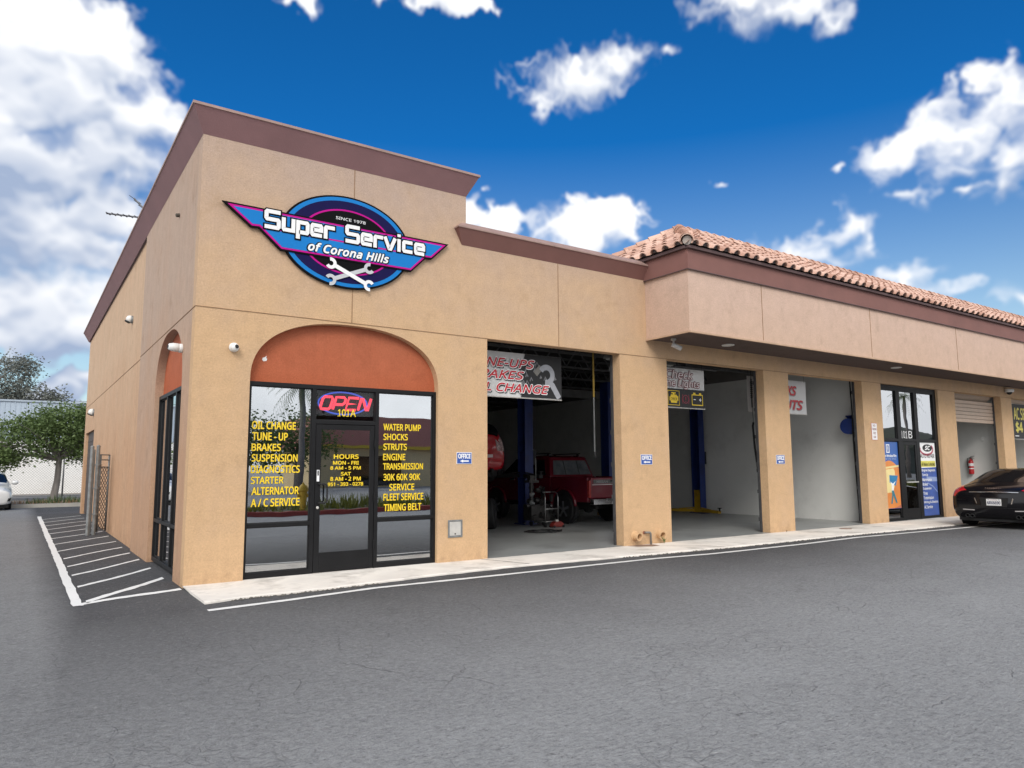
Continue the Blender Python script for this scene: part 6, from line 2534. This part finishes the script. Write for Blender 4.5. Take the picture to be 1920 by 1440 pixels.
# overhead wires
for z, y in ((7.3, 58), (6.0, 60)):
    q = MB()
    q.tube([(-60 + i * 4, y, z - .25 * math.sin(math.pi * ((i % 10) / 10))) for i in range(31)], .018, 5)
    build('overhead_wire', q, m_black, at=(-10, y, z), label='thin overhead wire crossing the sky behind the green tree' if z > 7 else 'lower thin overhead wire crossing behind the green tree', cat='wire', group='overhead wires')

# ================================================================ across the lot (seen mirrored in the storefront glass)
o = empty('shop_building', (22, -44, 0), 'low shop with a red parapet and tan walls mirrored in the entrance glass', 'building')
q = MB()
q.box(17, 70, -52, -44, -.03, 3.0)
build('wall', q, M('shop_tan', (.66, .52, .30), .9, .08, 1), o)
q = MB()
q.box(16.6, 70.4, -52.4, -43.5, 3.0, 5.6)
build('parapet', q, M('shop_red', (.46, .20, .17), .85, .08, 1), o)
q = MB()
q.box(16.55, 70.45, -43.5, -43.45, 3.0, 3.25)
build('trim', q, M('shop_yellow', (.60, .42, .05), .8, .05, 2), o)
for k in range(6):
    q = MB()
    x = 19 + k * 8
    q.box(x, x + 5.2, -44.0, -43.94, .1, 2.5)
    build('window', q, m_cglass, o)
q = MB()
q.box(-30, 60, -13.2, -13.0, -.03, .12)
build('red_kerb', q, M('kerb_red', (.33, .07, .06), .85, .15, 3), kind='structure')
q = MB()
q.add([(-30, -13.2, .11), (60, -13.2, .11), (60, -16.6, .11), (-30, -16.6, .11)], [(3, 2, 1, 0)])
build('planter_ground', q, M('planter_soil', (.09, .08, .05), .95, .3, 2), kind='structure')
q = MB()
rs = random.Random(14)
for x in np.arange(-10, 50, .09):
    leaf_blades(q, (x, -14.7 + rs.uniform(-1.1, 1.3), .11), 10, (.1, .3), .42 + .22 * math.sin(x * .9) * math.sin(x * .33), rs, .035, 0)
build('hedge_row', q, leafmat('hedge_leaf', (.06, .09, .02), (.24, .24, .04), 1.5), kind='stuff')
o = empty('fire_hydrant', (6.1, -13.6, .11), 'yellow fire hydrant by the red kerb mirrored in the glass door', 'hydrant')
q = MB()
q.lathe([(.16, 0), (.16, .05), (.11, .07), (.11, .62), (.15, .64), (.15, .70), (.10, .80), (.03, .86), (.03, .9)], (6.1, -13.6, .11), (0, 0, 1), 16)
q.lathe([(.06, -.2), (.06, .2)], (6.1, -13.6, .6), (1, 0, 0), 12)
build('barrel', q, M('hydrant_yellow', (.55, .36, .03), .6, .1, 5), o, smooth=True, auto=40)


def palm(x, y, h, seed, label):
    rs = random.Random(seed)
    o_ = empty('palm_tree', (x, y, 0), label, 'palm tree', 'palm trees across the lot')
    q_ = MB()
    q_.tube([(x, y, -.1), (x + .1, y, h * .4), (x + .05, y, h)], [.28, .2, .16], 10)
    build('trunk', q_, m_bark, o_, smooth=True)
    q_ = MB()
    for k in range(34):
        a = rs.uniform(0, 6.28)
        up = rs.uniform(-.5, 1.1)
        L = rs.uniform(1.6, 2.3)
        prev = None
        for j in range(9):
            t = j / 8
            p_ = Vector((x + .05 + math.cos(a) * L * t, y + math.sin(a) * L * t, h + up * L * t - 1.5 * L * t * t * .55))
            if prev is not None:
                d_ = (p_ - prev).normalized()
                sd = Vector((-math.sin(a), math.cos(a), 0))
                for s_ in (1, -1):
                    for jj in (0, .5):
                        b_ = prev.lerp(p_, jj)
                        q_.add([b_, b_ + d_ * .05, b_ + sd * s_ * .38 * (1 - t * .6) + d_ * .2 - Vector((0, 0, .16))], [(0, 1, 2)])
            prev = p_
    build('crown', q_, m_crown, o_)


palm(12.2, -33, 6.6, 3, 'palm tree mirrored in the left entrance window')
palm(84, -33, 9.6, 6, 'palm tree mirrored in the upper window of unit 101 B')

for i, (x, y, h_, lab) in enumerate(((10.0, -38, 5.6, 'leafy dark tree across the lot mirrored in the left entrance window'), (14.2, -40, 6.2, 'bushy green tree beside the red shop mirrored in the entrance glass'))):
    tree('lot_tree', (x, y, -.03), h_ * .4, .14, [(x, y, h_ * .62, 2.0, 1.6, h_ * .3), (x - 1.2, y, h_ * .5, 1.5, 1.3, h_ * .25), (x + 1.2, y, h_ * .55, 1.5, 1.3, h_ * .28)], 160, 22, .26, lab, 40 + i, [m_bark, m_crown], 'trees across the lot', None, 6)
# far wooded ridge beyond the lot
q = MB()
rs = random.Random(77)
n = 90
vs, fs = [], []
for i in range(n + 1):
    x = 70 + i * 3.2
    h_ = 7.2 + 1.6 * math.sin(i * .31) + 1.0 * math.sin(i * .83 + 1) + rs.uniform(-.35, .35)
    vs += [(x, -52, -.1), (x, -58, h_ * .75), (x, -66, h_), (x, -95, h_ * .8), (x, -110, -.1)]
for i in range(n):
    for k in range(4):
        a_ = i * 5 + k
        fs.append((a_, a_ + 1, a_ + 6, a_ + 5))
q.add(vs, fs)
build('hills', q, leafmat('ridge_scrub', (.05, .06, .04), (.11, .12, .08), .4), kind='structure')
